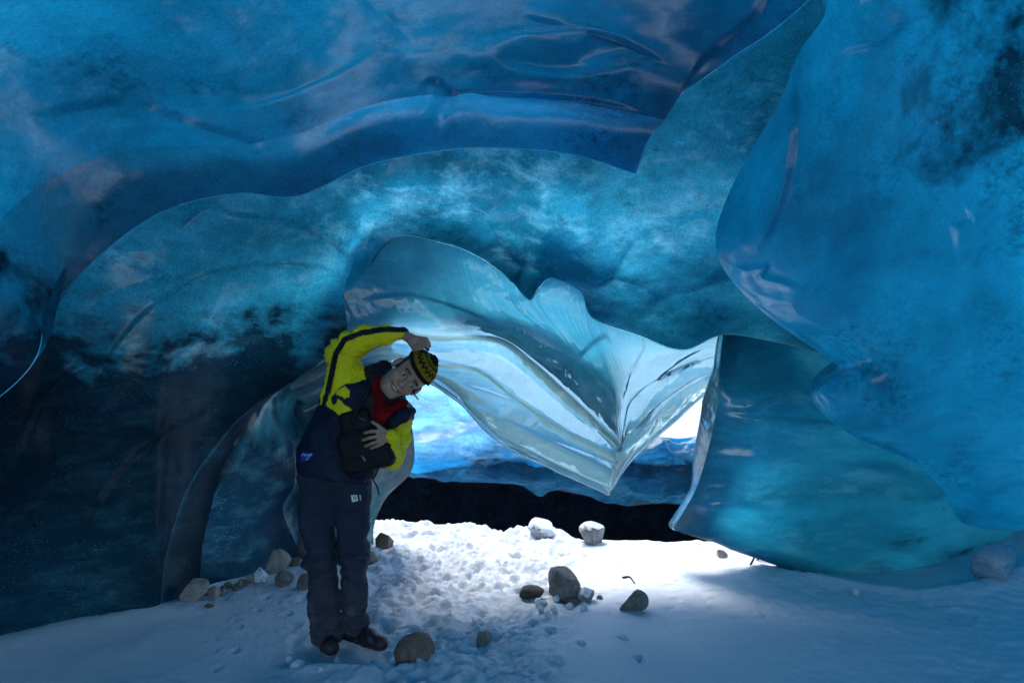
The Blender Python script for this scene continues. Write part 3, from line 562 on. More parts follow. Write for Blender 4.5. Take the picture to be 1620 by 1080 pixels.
# ------------------------------------------------------------------ person: signed-distance modelling, one surface per garment
from mathutils.bvhtree import BVHTree
PD = 3.72
def Q(px, py, dy=0.0): return P(px, py, PD + dy)
class Field:
    def __init__(s, lo, hi, h):
        s.lo = np.array(lo, float); s.h = h; s.n = np.ceil((np.array(hi) - s.lo)/h).astype(int) + 1
        s.F = np.full(s.n, 0.2, np.float32)
    def box(s, lo, hi):
        a = np.clip(np.floor((np.array(lo) - s.lo)/s.h).astype(int), 0, s.n); b = np.clip(np.ceil((np.array(hi) - s.lo)/s.h).astype(int) + 1, 0, s.n)
        sl = tuple(slice(i, j) for i, j in zip(a, b))
        ax = [s.lo[k] + s.h*np.arange(a[k], b[k]) for k in range(3)]
        return sl, np.stack(np.meshgrid(*ax, indexing='ij'), -1)
    def put(s, sl, d, k, op):
        a = s.F[sl]
        if a.size == 0: return
        if op == 'sub': a, d, sg = -a, d, -1
        else: sg = 1
        if k > 0:
            hh = np.maximum(k - np.abs(a - d), 0)/k; r = np.minimum(a, d) - hh*hh*k*0.25
        else: r = np.minimum(a, d)
        s.F[sl] = sg*r
    def cone(s, a, b, ra, rb, k=0.03, ys=1.0, op='add'):       # tapered capsule; ys>1 flattens it front to back
        a = np.array(a, float); b = np.array(b, float); m = max(ra, rb) + k + 3*s.h
        sl, p = s.box(np.minimum(a, b) - m, np.maximum(a, b) + m)
        sc = np.array([1, ys, 1]); pa = (p - a)*sc; ba = (b - a)*sc
        t = np.clip((pa @ ba)/(ba @ ba + 1e-12), 0, 1)
        s.put(sl, np.linalg.norm(pa - t[..., None]*ba, axis=-1) - (ra + (rb - ra)*t), k, op)
    def chain(s, pts, rs, k=0.03, ys=1.0):
        for i in range(len(pts) - 1): s.cone(pts[i], pts[i+1], rs[i], rs[i+1], k, ys)
    def ell(s, c, r, k=0.02, M=None, op='add'):                # ellipsoid, axes in the rows of M
        c = np.array(c, float); r = np.array(r, float); m = r.max() + k + 3*s.h
        sl, p = s.box(c - m, c + m); q = p - c
        if M is not None: q = q @ np.array(M).T
        l = np.linalg.norm(q/r, axis=-1); g = np.linalg.norm(q/(r*r), axis=-1) + 1e-9
        s.put(sl, l*(l - 1)/g, k, op)
    def rbox(s, c, hs, rad, M, k=0.02):
        c = np.array(c, float); m = np.linalg.norm(hs) + k + 3*s.h
        sl, p = s.box(c - m, c + m); q = np.abs((p - c) @ np.array(M).T) - (np.array(hs) - rad)
        s.put(sl, np.linalg.norm(np.maximum(q, 0), axis=-1) + np.minimum(q.max(-1), 0) - rad, k, 'add')
    def cut(s, pt, nrm):                                       # keep the side the normal points to
        sl, p = s.box(s.lo - 1, s.lo + s.n*s.h + 1); n = np.array(nrm, float); n /= np.linalg.norm(n)
        s.F = np.maximum(s.F, -((p - np.array(pt)) @ n).astype(np.float32))
    def wrinkle(s, fn):
        m = np.abs(s.F) < 0.03; i = np.argwhere(m); p = s.lo + i*s.h
        s.F[m] += fn(p).astype(np.float32)
    def mesh(s):                                               # surface nets
        F = s.F; F[0] = F[-1] = 0.1; F[:, 0] = F[:, -1] = 0.1; F[:, :, 0] = F[:, :, -1] = 0.1
        S = F < 0; c = np.zeros(np.array(S.shape) - 1, np.int8)
        for a in (0, 1):
            for b in (0, 1):
                for d in (0, 1): c += S[a:S.shape[0]-1+a, b:S.shape[1]-1+b, d:S.shape[2]-1+d]
        act = (c > 0) & (c < 8); ids = np.full(act.shape, -1, np.int64); cells = np.argwhere(act); ids[act] = np.arange(len(cells))
        acc = np.zeros((len(cells), 3)); cnt = np.zeros(len(cells))
        cor = [(a, b, d) for a in (0, 1) for b in (0, 1) for d in (0, 1)]
        for e0 in cor:
            for ax in range(3):
                if e0[ax] == 0:
                    e1 = list(e0); e1[ax] = 1
                    f0 = F[tuple((cells + e0).T)]; f1 = F[tuple((cells + e1).T)]; m = (f0 < 0) != (f1 < 0)
                    t = f0[m]/(f0[m] - f1[m]); q = np.tile(np.array(e0, float), (m.sum(), 1)); q[:, ax] += t
                    acc[m] += q; cnt[m] += 1
        V = s.lo + (cells + acc/cnt[:, None])*s.h
        faces = []
        for ax in range(3):
            sl0 = [slice(None)]*3; sl1 = [slice(None)]*3; sl0[ax] = slice(0, -1); sl1[ax] = slice(1, None)
            a, b = S[tuple(sl0)], S[tuple(sl1)]; e = np.argwhere(a != b); inside = a[tuple(e.T)]
            u, v = [(1, 2), (2, 0), (0, 1)][ax]
            q = []
            for du, dv in ((-1, -1), (0, -1), (0, 0), (-1, 0)):
                w = e.copy(); w[:, u] += du; w[:, v] += dv; q.append(ids[tuple(w.T)])
            q = np.stack(q, -1); q[~inside] = q[~inside][:, ::-1]; faces.append(q)
        return V, np.concatenate(faces)
def inpoly(x, y, poly_):
    r = np.zeros(x.shape, bool); n = len(poly_); j = n - 1
    for i in range(n):
        xi, yi = poly_[i]; xj, yj = poly_[j]
        c = ((yi > y) != (yj > y)) & (x < (xj - xi)*(y - yi)/((yj - yi) + 1e-12) + xi); r ^= c; j = i
    return r
def line_dist(x, y, pts):
    d = np.full(x.shape, 1e9)
    for (ax, ay), (bx_, by_) in zip(pts[:-1], pts[1:]):
        vx, vy = bx_ - ax, by_ - ay; t = np.clip(((x - ax)*vx + (y - ay)*vy)/(vx*vx + vy*vy), 0, 1)
        d = np.minimum(d, np.hypot(x - ax - t*vx, y - ay - t*vy))
    return d
def cloth_material(name, rough=0.75, weave=0.25, spec=0.25, sub=0.0, folds=0.35):
    t = NT(name); pos = t.n('ShaderNodeNewGeometry').outputs['Position']; c = t.attr('dye').outputs['Color']
    c = t.mix(t.ramp(t.noise(pos, 14.0, 5), [(0.3, 0.0), (0.75, 0.35)]), c, t.mix(1.0, c, (0.5, 0.5, 0.5), 'MULTIPLY'))
    nb = t.bump(t.noise(t.mapped(pos, (1, 1, 1.8), (0.3, 0.5, 0)), 15.0, 3, 0.55, 1.2), folds, 0.05); nb = t.bump(t.noise(pos, 40.0, 4, 0.6), 0.3, 0.012, nb); nb = t.bump(t.noise(pos, 420.0, 2), weave, 0.002, nb)
    b = t.n('ShaderNodeBsdfPrincipled', i_Base_Color=c, i_Roughness=rough, i_Normal=nb); b.inputs['Specular IOR Level'].default_value = spec
    if sub: b.inputs['Subsurface Weight'].default_value = sub; b.inputs['Subsurface Radius'].default_value = (0.01, 0.004, 0.002)
    return t.done(b.outputs[0])
CLOTH = cloth_material('shell_fabric', 0.62); DENIM = cloth_material('trouser_fabric', 0.8, 0.4); KNIT = cloth_material('knit_wool', 0.95, 0.6, 0.1)
SKIN = cloth_material('skin', 0.5, 0.1, 0.4, folds=0.03); LEATHER = cloth_material('boot_leather', 0.5, 0.2, 0.4); FLEECE = cloth_material('fleece', 0.95, 0.6, 0.1)
YEL = np.array((0.93, 0.74, 0.008)); NAVY = np.array((0.007, 0.010, 0.030)); BLK = np.array((0.012, 0.011, 0.014)); BLUEP = np.array((0.007, 0.019, 0.045)); RED = np.array((0.30, 0.008, 0.014))
def part(name, fld, mat, parent, color):
    v, f = fld.mesh(); loc = np.array(parent.matrix_world.translation) if parent.parent is None else np.array(person_loc)
    c = color(v) if callable(color) else np.tile(color, (len(v), 1))
    o = make_mesh(name, v - np.array(person_loc), f, mat, parent, cattr=c); o['_bvh'] = 0; del o['_bvh']
    BV[name] = (v, f); return o
BV = {}
person = bpy.data.objects.new('person', None); COL.objects.link(person)
person_loc = (float(Q(545, 1020)[0]), PD, floor_at(float(Q(545, 1020)[0]), PD)); person.location = person_loc
bpy.context.view_layer.update()
tag(person, 'person in yellow and navy jacket and knit beanie, leaning sideways with one arm overhead', 'person')

# head frame
hu = np.array([0.86, 0.0, 0.51]); hr = np.array([0.51, 0.0, -0.86]); hf = np.array([0, -1.0, 0]) + 0.26*hr - 0.02*hu
hf = hf - hu*(hf @ hu); hf /= np.linalg.norm(hf); hr = np.cross(hf, hu); hr = hr if hr[2] < 0 else -hr
HM = np.stack([hr, hu, hf]); HC = Q(645, 595, -0.12); HS = 1.16
def H(r, u, f): return HC + HS*(r*hr + u*hu + f*hf)
# ---- body
lo = P(440, 1045, PD) - np.array([0, 0.42, 0.05]); hi = P(720, 490, PD) + np.array([0, 0.30, 0.05])
b = Field(lo, hi, 0.0048)
b.ell(H(0, .035, -.02), HS*np.array((.077, .094, .096)), 0.02, HM)
b.ell(H(0, -.045, .015), HS*np.array((.060, .082, .070)), 0.03, HM)
b.cone(H(-.02, -.098, .055), H(.02, -.098, .055), .024, .024, .03)
for s in (-1, 1):
    b.ell(H(s*.040, -.032, .058), HS*np.array((.026, .024, .026)), .02, HM)
    b.cone(H(s*.014, .022, .081), H(s*.046, .024, .070), .010, .009, .014)
    b.ell(H(s*.079, -.006, -.008), HS*np.array((.013, .033, .021)), .008, HM)
    b.ell(H(s*.031, .002, .100), HS*np.array((.018, .010, .020)), .010, HM, 'sub')
b.cone(H(0, .008, .083), H(0, -.030, .101), .009, .014, .014); b.ell(H(-.014, -.034, .086), (.011, .009, .011), .008, HM); b.ell(H(.014, -.034, .086), (.011, .009, .011), .008, HM)
b.cone(H(-.026, -.056, .078), H(.026, -.056, .078), .008, .008, .012); b.cone(H(-.024, -.080, .072), H(.024, -.080, .072), .009, .009, .012)
b.cone(H(-.033, -.056, .080), H(0, -.071, .093), .0038, .0066, .004, op='sub'); b.cone(H(.033, -.056, .080), H(0, -.071, .093), .0038, .0066, .004, op='sub')
b.chain([H(0, -.06, -.03), Q(598, 618, -.01), Q(575, 640, 0), Q(545, 700, 0), Q(528, 755, 0)], [.060, .062, .10, .10, .085], .04)
b.chain([Q(575, 640, 0), Q(548, 618, 0), Q(546, 556, -.02), Q(632, 528, -.06)], [.08, .06, .045, .028], .03)
b.chain([Q(585, 650, 0), Q(636, 652, .02), Q(622, 720, -.02), Q(615, 691, -.16)], [.08, .06, .042, .027], .03)
for pts in ((Q(505, 765), Q(508, 885, -.03), Q(518, 1005)), (Q(552, 768), Q(560, 885, -.03), Q(562, 995, .02))): b.chain(pts, [.08, .06, .04], .03)
# left hand spread on the chest bag
Wl = Q(615, 691, -.175)
b.cone(Q(612, 691, -.175), Q(602, 689, -.19), .024, .026, .012, 1.6); b.cone(Q(606, 697, -.18), Q(603, 700, -.188), .018, .016, .015, 1.5)
for k, (bx_, by_, mx, my, ex_, ey_, r) in enumerate(((600, 682, 588, 682, 577, 684.5, .0092), (598, 690, 586, 692, 574, 696, .0095), (600, 697, 589, 701, 578, 705.5, .009), (604, 702, 595, 706, 586, 709, .008))):
    b.chain([Q(bx_, by_, -.19), Q(mx, my, -.208), Q(ex_, ey_, -.195)], [r*1.1, r, r*.82], .004)
b.chain([Q(609, 682, -.18), Q(599, 674, -.195), Q(589, 667, -.195)], [.013, .0105, .0085], .006)
# right hand folded over the beanie
b.cone(Q(638, 529, -.065), Q(657, 540, -.10), .026, .030, .015, 1.2)
for k, (pts) in enumerate((((657, 527), (671, 529), (676, 536)), ((658, 533), (673, 535), (677, 541)), ((656, 539), (671, 541), (674, 546)), ((652, 543), (664, 547), (670, 550)))):
    pts = [(x_ + 3, y_ + 7) for x_, y_ in pts]
    b.chain([Q(*pts[0], -.11 - .004*k), Q(*pts[1], -.14 - .004*k), Q(*pts[2], -.135 - .006*k)], [.0115, .0105, .0085], .004)
b.chain([Q(648, 541, -.10), Q(655, 553, -.145), Q(666, 552, -.165)], [.013, .0105, .0085], .006)
def skin_color(v):
    q = (v - HC) @ HM.T / HS; c = np.tile(np.array((0.47, 0.25, 0.16)), (len(v), 1)); n = fbm(v*30, 3, 5)[:, None]
    c = c*(1 + 0.10*n); near = np.linalg.norm(q, axis=1) < 0.16
    lips = near & (np.abs(q[:, 0]) < .034) & (np.abs(q[:, 1] + .071 - 13*q[:, 0]**2) < .0085) & (q[:, 2] > .05); c[lips] = (0.30, 0.10, 0.085)
    cheek = near & (np.hypot(np.abs(q[:, 0]) - .042, q[:, 1] + .035) < .02) & (q[:, 2] > 0); c[cheek] *= (1.08, .9, .9)
    brow = near & (np.abs(np.abs(q[:, 0]) - .032) < .018) & (np.abs(q[:, 1] - .024 - .25*(0.012 - np.abs(np.abs(q[:, 0]) - .03))) < .0045) & (q[:, 2] > .05); c[brow] = (.03, .02, .018)
    hair = near & (q[:, 2] < .025) & (q[:, 1] > -.02) & (np.abs(q[:, 0]) < .076); c[hair] = (.015, .012, .012)
    return c
body = part('body', b, SKIN, person, skin_color)
EYEW = NT('eye_white'); EYEW = EYEW.done(EYEW.n('ShaderNodeBsdfPrincipled', i_Base_Color=(0.6, 0.58, 0.56, 1), i_Roughness=0.2).outputs[0])
EYED = NT('eye_iris'); EYED = EYED.done(EYED.n('ShaderNodeBsdfPrincipled', i_Base_Color=(0.012, 0.008, 0.006, 1), i_Roughness=0.12).outputs[0])
TOOTH = NT('tooth_enamel'); TOOTH = TOOTH.done(TOOTH.n('ShaderNodeBsdfPrincipled', i_Base_Color=(0.75, 0.72, 0.66, 1), i_Roughness=0.3).outputs[0])
def blob(name, c, r, M, mat, parent):
    bm = bmesh.new(); bmesh.ops.create_uvsphere(bm, u_segments=14, v_segments=9, radius=1)
    for w in bm.verts: w.co = Vector(np.array(c) - np.array(person_loc) + (np.array(w.co)*np.array(r)) @ np.array(M))
    for f in bm.faces: f.smooth = True
    me = bpy.data.meshes.new(name); bm.to_mesh(me); bm.free(); me.materials.append(mat)
    o = bpy.data.objects.new(name, me); COL.objects.link(o); o.parent = parent; return o
for s in (-1, 1):
    blob('eye', H(s*.031, .001, .0745), np.array((.0125, .0058, .012))*HS, HM, EYEW, body); blob('iris', H(s*.031 + .003, .001, .0845), np.array((.0058, .0058, .004))*HS, HM, EYED, body)
blob('teeth', H(0, -.0670, .0760), np.array((.019, .0042, .010))*HS, HM, TOOTH, body)
# ---- trousers
t_ = Field(P(455, 1040, PD) - np.array([0, .25, 0]), P(620, 700, PD) + np.array([0, .25, 0]), .0065)
t_.chain([Q(503, 755), Q(503, 820, -.01), Q(507, 885, -.035), Q(513, 950, -.01), Q(519, 1005, .0)], [.105, .094, .084, .087, .084], .03)
t_.chain([Q(556, 755), Q(558, 820, -.01), Q(560, 885, -.03), Q(560, 945, -.0), Q(563, 990, .02)], [.108, .094, .080, .077, .072], .008)
t_.cone(Q(512, 752), Q(548, 752), .118, .118, .03, 1.0); t_.cone(Q(518, 785), Q(544, 785), .085, .085, .02)
t_.cut(Q(520, 1010), (-.05, 0, 1))
def tw(p):
    f = fbm(p*np.array([5, 5, 15.]), 3, 201)*0.030 + fbm(p*np.array([16, 16, 22.]), 2, 205)*0.012
    z = p[:, 2]; return f*(0.45 + np.exp(-((z - .48)/.10)**2) + 0.9*np.exp(-((z - .09)/.09)**2))
t_.wrinkle(tw)
def tcol(v):
    c = np.tile(np.array((0.024, 0.033, 0.058)), (len(v), 1)); px_, py_ = pix(v)
    k = smooth(840, 960, py_)[:, None]; c = c*(1 - k) + np.array((0.050, 0.050, 0.070))*k
    c *= (1 + 0.35*fbm(v*9, 4, 210))[:, None]
    dust = smooth(.18, .5, fbm(v*14, 3, 215))*smooth(900, 990, py_)
    return c*(1 - .5*dust[:, None]) + np.array((.15, .15, .19))*.5*dust[:, None]
trousers = part('trousers', t_, DENIM, person, tcol)
# ---- boots
for nm, heel, toe in (('boot', Q(514, 1018, .07), Q(524, 1024, -.14)), ('boot', Q(558, 1010, .07), Q(602, 1017, -.12))):
    f = Field(np.minimum(heel, toe) - .12, np.maximum(heel, toe) + np.array([.12, .12, .2]), .006)
    f.cone(heel + np.array([0, 0, .02]), toe, .050, .040, .02); f.cone(heel + np.array([0, 0, .02]), heel + np.array([0, -.02, .12]), .052, .050, .03)
    f.cone(toe + .35*(heel - toe), toe + .35*(heel - toe) + np.array([0, 0, .035]), .04, .036, .03)
    f.cut(heel - np.array([0, 0, .045]), (0, 0, 1)); f.cut(toe - np.array([0, 0, .034]), (0, 0.06, 1))
    f.wrinkle(lambda p: 0.004*fbm(p*40, 3, 7))
    bt = part(nm, f, LEATHER, person, lambda v: np.tile(np.array((.030, .022, .026)), (len(v), 1))*(1 + 2.2*smooth(.15, .5, fbm(v*25, 3, 8)))[:, None])
    d = (toe - heel)/np.linalg.norm(toe - heel)
    for q in (.42, .52, .62):
        c = heel + (toe - heel)*q + np.array([0, 0, .062 - .035*(q - .42)/.2 + .004]); s_ = np.cross(d, (0, 0, 1)); 
        blob('lace', c, (.034, .007, .006), np.stack([s_, d, np.array([0, 0, 1.])]), bpy.data.materials['boot_leather'], bt)
# ---- jacket
j = Field(P(440, 775, PD) - np.array([0, .36, 0]), P(690, 560, PD) + np.array([0, .28, 0]), .0062)
j.chain([Q(531, 757), Q(534, 730), Q(549, 690), Q(574, 642), Q(594, 618)], [.225, .216, .205, .205, .15], .04, 1.5)
j.cone(Q(560, 645, -.0), Q(545, 622, 0), .14, .105, .05, 1.2)                                # right shoulder
j.cone(Q(600, 655, -.0), Q(632, 655, .02), .13, .085, .05, 1.2)                              # left shoulder
j.cut(P(530, 752, PD), (0.09, 0, 1))
def jw(p): return fbm(p*np.array([7, 7, 9.]) + 1.2*p[:, [2]], 3, 221)*0.026 + fbm(p*np.array([20, 20, 9.]), 2, 225)*0.007
j.wrinkle(jw)
def jcol(v):
    x, y = pix(v); w = 2.0*fbm(v*30, 2, 9); x = x + w; c = np.tile(NAVY, (len(v), 1))
    c[inpoly(x, y, [(455, 765), (470, 690), (505, 650), (520, 660), (528, 760)])] = NAVY*1.2
    c[inpoly(x, y, [(487, 690), (505, 668), (530, 735), (545, 765), (500, 765)])] = BLUEP
    c[inpoly(x, y, [(505, 640), (510, 600), (520, 580), (575, 560), (578, 600), (560, 606), (545, 607), (535, 612), (522, 632), (512, 640)])] = YEL
    c[inpoly(x, y, [(516, 630), (524, 621), (545, 640), (560, 650), (551, 664), (535, 655), (516, 641)])] = YEL
    c[inpoly(x, y, [(526, 621), (545, 610), (554, 619), (552, 628), (545, 630), (533, 624)])] = YEL
    c[line_dist(x, y, [(523, 600), (517, 622), (512, 640)]) < 4.0] = BLK
    c[inpoly(x, y, [(576, 655), (590, 618), (640, 640), (636, 660), (600, 690), (560, 680)])] = BLK*1.2
    c[(x > 600) & (y > 668) & (x > 640 - (y - 650)*0.55)] = NAVY
    return c
jacket = part('jacket', j, CLOTH, person, jcol)
s1 = Field(Q(495, 660) - np.array([0, .25, 0]), Q(665, 495) + np.array([0, .2, 0]), .0055)
s1.chain([Q(547, 632, 0), Q(545, 600, 0), Q(546, 560, -.02), Q(558, 543, -.035), Q(580, 534, -.05), Q(610, 529, -.06), Q(637, 527, -.065)], [.108, .098, .090, .073, .056, .048, .042], .03)
def sw(p):
    a = Q(546, 562); d = np.arctan2(p[:, 2] - a[2], p[:, 0] - a[0]); r = np.hypot(p[:, 2] - a[2], p[:, 0] - a[0])
    return fbm(np.stack([d*3.2, r*9, p[:, 1]*6], -1), 3, 231)*0.022 + fbm(p*24, 2, 235)*0.005
s1.wrinkle(sw)
STR = [(640, 521), (605, 521), (570, 527), (545, 537), (531, 560), (525, 590), (518, 622), (512, 645)]
def scol(v):
    x, y = pix(v); c = np.tile(YEL, (len(v), 1)); front = v[:, 1] < PD + .03
    c[(line_dist(x, y, STR) < 4.6) & front] = BLK; c[inpoly(x, y, [(626, 510), (660, 510), (660, 545), (628, 545)]) & (y < 524)] = BLK
    c[inpoly(x, y, [(545, 608), (560, 603), (600, 590), (600, 700), (525, 700), (515, 640), (535, 615)])] = NAVY
    return c
part('sleeve', s1, CLOTH, jacket, scol)
s2 = Field(Q(580, 770) - np.array([0, .36, 0]), Q(680, 620) + np.array([0, .2, 0]), .0055)
s2.chain([Q(634, 655, .02), Q(632, 690, .0), Q(621, 724, -.03), Q(617, 712, -.09), Q(619, 693, -.155)], [.070, .060, .060, .055, .042], .025)
s2.wrinkle(lambda p: fbm(p*np.array([9, 9, 24.]), 3, 241)*0.014 + fbm(p*24, 2, 245)*0.004)
def s2col(v):
    x, y = pix(v); c = np.tile(YEL, (len(v), 1)); c[inpoly(x, y, [(598, 738), (604, 722), (612, 700), (619, 702), (614, 722), (618, 732), (603, 744)])] = BLK
    c[inpoly(x, y, [(600, 640), (650, 640), (660, 662), (634, 664), (622, 678), (606, 680)])] = NAVY
    return c
part('sleeve', s2, CLOTH, jacket, s2col)
cl = Field(Q(560, 690) - np.array([0, .32, 0]), Q(680, 545) + np.array([0, .2, 0]), .0055)
cl.chain([Q(588, 628, .0), Q(592, 600, .02), Q(608, 584, .02)], [.085, .062, .048], .03)
cl.chain([Q(590, 650, -.08), Q(585, 620, -.09), Q(590, 592, -.08)], [.03, .032, .03], .03)
cl.chain([Q(622, 668, -.12), Q(640, 656, -.11), Q(650, 650, -.06)], [.030, .034, .026], .03); cl.cone(Q(640, 660, -.1), Q(652, 661, -.06), .02, .014, .02)
cl.wrinkle(lambda p: fbm(p*np.array([14, 14, 14.]), 3, 251)*0.010)
part('collar', cl, CLOTH, jacket, lambda v: np.tile(BLK, (len(v), 1)) + smooth(612, 640, pix(v)[0])[:, None]*(NAVY - BLK))
fl = Field(Q(565, 700) - np.array([0, .32, 0]), Q(680, 570) + np.array([0, .2, 0]), .005)
fl.chain([Q(598, 596, -.085), Q(594, 612, -.10), Q(596, 628, -.11)], [.020, .022, .02], .02)
fl.chain([Q(640, 637, -.10), Q(630, 641, -.125), Q(617, 648, -.13), Q(605, 662, -.13), Q(592, 672, -.12)], [.018, .022, .020, .019, .014], .02)
fl.chain([Q(596, 628, -.09), Q(603, 645, -.10), Q(596, 662, -.10)], [.030, .040, .03], .03)
fl.wrinkle(lambda p: fbm(p*30, 3, 261)*0.007)
part('fleece_top', fl, FLEECE, person, lambda v: RED*(0.55 + 0.5*smooth(-.3, .4, fbm(v*16, 3, 262)))[:, None])
# ---- beanie
bn = Field(HC - .22, HC + .24, .005)
bn.ell(H(0, .046, -.018), HS*np.array((.088, .102, .106)), 0, HM); bn.cone(H(0, .125, -.02), H(0, .14, -.02), .03, .018, .03)
bn.cut(H(0, .047, .08), hu + .30*hf*(-1)*(-1)*0.55)
bn.wrinkle(lambda p: 0.003*np.sin(((p - HC) @ hu)*520) + 0.004*fbm(p*20, 2, 271))
def bcol(v):
    q = (v - HC) @ HM.T/HS; u = q[:, 1] + .0; a = np.arctan2(q[:, 0], q[:, 2]); c = np.tile(np.array((.018, .013, .011)), (len(v), 1))
    u = u + 0.17*(q[:, 2] - .05)
    c[(u > .072) & (u < .079)] = (.30, .195, .010); z = np.abs(((a*9/np.pi) % 1) - .5)*2
    band = (u >= .079) & (u < .118); c[band] = (.30, .195, .010); zz = band & (np.abs(u - (.090 + .017*z)) < .0062); c[zz] = (.015, .012, .012)
    c[(u >= .118) & (u < .123)] = (.02, .015, .012); c[(u >= .123) & (u < .131)] = (.25, .16, .01)
    return c
beanie = part('beanie', bn, KNIT, person, bcol)
def tube(name, pts, r, mat, parent=None, n=24, sides=7, loc=(0, 0, 0), dye=None):
    c = cr(np.array(pts), n); t = np.gradient(c, axis=0); t /= np.linalg.norm(t, axis=1, keepdims=True)
    a = np.cross(t, (0.3, 1, 0.2)); a /= np.linalg.norm(a, axis=1, keepdims=True); b_ = np.cross(t, a); th = np.linspace(0, 2*np.pi, sides, endpoint=False)
    r = np.broadcast_to(np.asarray(r, float), (n,))[:, None, None]
    v = c[:, None] + r*(np.cos(th)[None, :, None]*a[:, None] + np.sin(th)[None, :, None]*b_[:, None]) - np.array(loc)
    idx = np.arange(n*sides).reshape(n, sides); nx = np.roll(idx, -1, 1)
    f = np.stack([idx[:-1], nx[:-1], nx[1:], idx[1:]], -1).reshape(-1, 4); v = v.reshape(-1, 3)
    return make_mesh(name, v, f, mat, parent, cattr=None if dye is None else np.tile(np.array(dye), (len(v), 1)))
tube('beanie_cord', [Q(655, 612, -.16), Q(655, 621, -.17), Q(658, 627, -.17), Q(662, 632, -.17)], .0035, KNIT, beanie, loc=person_loc, dye=(.02, .015, .012))
# ---- sewn-on patches, laid on the cloth where they sit
def patch_on(name, garment, quad, mat, parent, colfn, n=14, lift=.003):
    v, f = BV[garment]; tree = BVHTree.FromPolygons(v.tolist(), f.tolist()); g = np.zeros((n, n, 3)); cc = np.zeros((n*n, 3)); (ax, ay), (bx_, by_), (cx_, cy_), (dx_, dy_) = quad; yy = []
    for i in range(n):
        for k in range(n):
            s, t = k/(n - 1), i/(n - 1)
            x = (1-s)*(1-t)*ax + s*(1-t)*bx_ + s*t*cx_ + (1-s)*t*dx_; y = (1-s)*(1-t)*ay + s*(1-t)*by_ + s*t*cy_ + (1-s)*t*dy_
            d = Vector(P(x, y, 1.0) - np.array([0, 0, CAMZ])).normalized(); h = tree.ray_cast(Vector((0, 0, CAMZ)), d)
            p = np.array(h[0]) if h[0] is not None else Q(x, y, -.15); g[i, k] = p - np.array(d)*lift; cc[i*n + k] = colfn(s, t)
    idx = np.arange(n*n).reshape(n, n); fr_ = np.stack([idx[:-1, :-1], idx[1:, :-1], idx[1:, 1:], idx[:-1, 1:]], -1).reshape(-1, 4)
    vv_ = g.reshape(-1, 3) - np.array(person_loc)
    bk = vv_ + np.array([0, .004, 0]); rimf = []
    loop = list(idx[0]) + list(idx[1:, -1]) + list(idx[-1, -2::-1]) + list(idx[-2:0:-1, 0]); N = n*n
    for a, b2 in zip(loop, loop[1:] + loop[:1]): rimf.append((a, b2, b2 + N, a + N))
    return make_mesh(name, np.concatenate([vv_, bk]), np.concatenate([fr_, np.array(rimf)]), mat, parent, cattr=np.concatenate([cc, cc]))
def emblem(s, t):
    z = abs(((s*2.5) % 1) - .5)*2
    if abs(t - (.18 + .16*z)) < .08 or (s > .62 and abs((t - s*.9 + .25) % .28 - .14) < .05): return (.55, .6, .85)
    return (.02, .06, .42) if (s + t*.3) % .34 > .04 else (.01, .02, .1)
patch_on('emblem', 'jacket', [(478, 715), (495, 717), (488, 727), (474, 731)], CLOTH, jacket, emblem, 16)
def lab(s, t):
    if s > .92: return (.85, .85, .85)
    if s > .70: return (.01, .01, .012)
    if .2 < s < .58 and .12 < t < .72: return (.62, .55, .08) if (s > .34 or t > .55) else (.4, .3, .5)
    return (.82, .82, .85)
patch_on('label_patch', 'trousers', [(555, 783), (570, 782), (571, 791), (557, 794)], CLOTH, trousers, lab, 18)
# ---- black bag slung on the chest, under the hand
bag = bpy.data.objects.new('chest_bag', None); COL.objects.link(bag); bag.location = person_loc; bpy.context.view_layer.update()
tag(bag, 'black camera bag slung across the chest under the open hand', 'bag')
bax = np.array([.97, 0, .24]); baz = np.array([-.24, 0, .97]); BM = np.stack([bax, np.array([0, 1., 0]), baz])
bb = Field(Q(500, 780) - np.array([0, .36, 0]), Q(665, 600) + np.array([0, .2, 0]), .006)
bb.rbox(Q(580, 712, -.135), (.135, .055, .105), .035, BM, 0); bb.rbox(Q(566, 672, -.12), (.085, .045, .08), .03, BM, .04)
bb.wrinkle(lambda p: fbm(p*12, 3, 281)*.008)
bagm = part('bag_body', bb, CLOTH, bag, BLK*.55)
patch_on('bag_badge', 'bag_body', [(571, 720), (575, 722), (579, 729), (576, 729)], CLOTH, bag, lambda s, t: (.32, .24, .22), 5)
patch_on('zip_pull', 'bag_body', [(568, 659.5), (578, 664.5), (578, 665.5), (568, 660.5)], CLOTH, bag, lambda s, t: (.22, .22, .25), 5)
tube('strap_end', [Q(600, 738, -.12), Q(594, 752, -.12), Q(590, 758, -.11), Q(596, 768, -.1), Q(600, 783, -.1)], .004, CLOTH, bag, loc=person_loc, dye=(.01, .01, .012))
tube('shoulder_strap', [Q(556, 668, -.17), Q(570, 640, -.17), Q(583, 618, -.14), Q(592, 596, -.08)], .011, CLOTH, bag, loc=person_loc, dye=(.012, .012, .014))
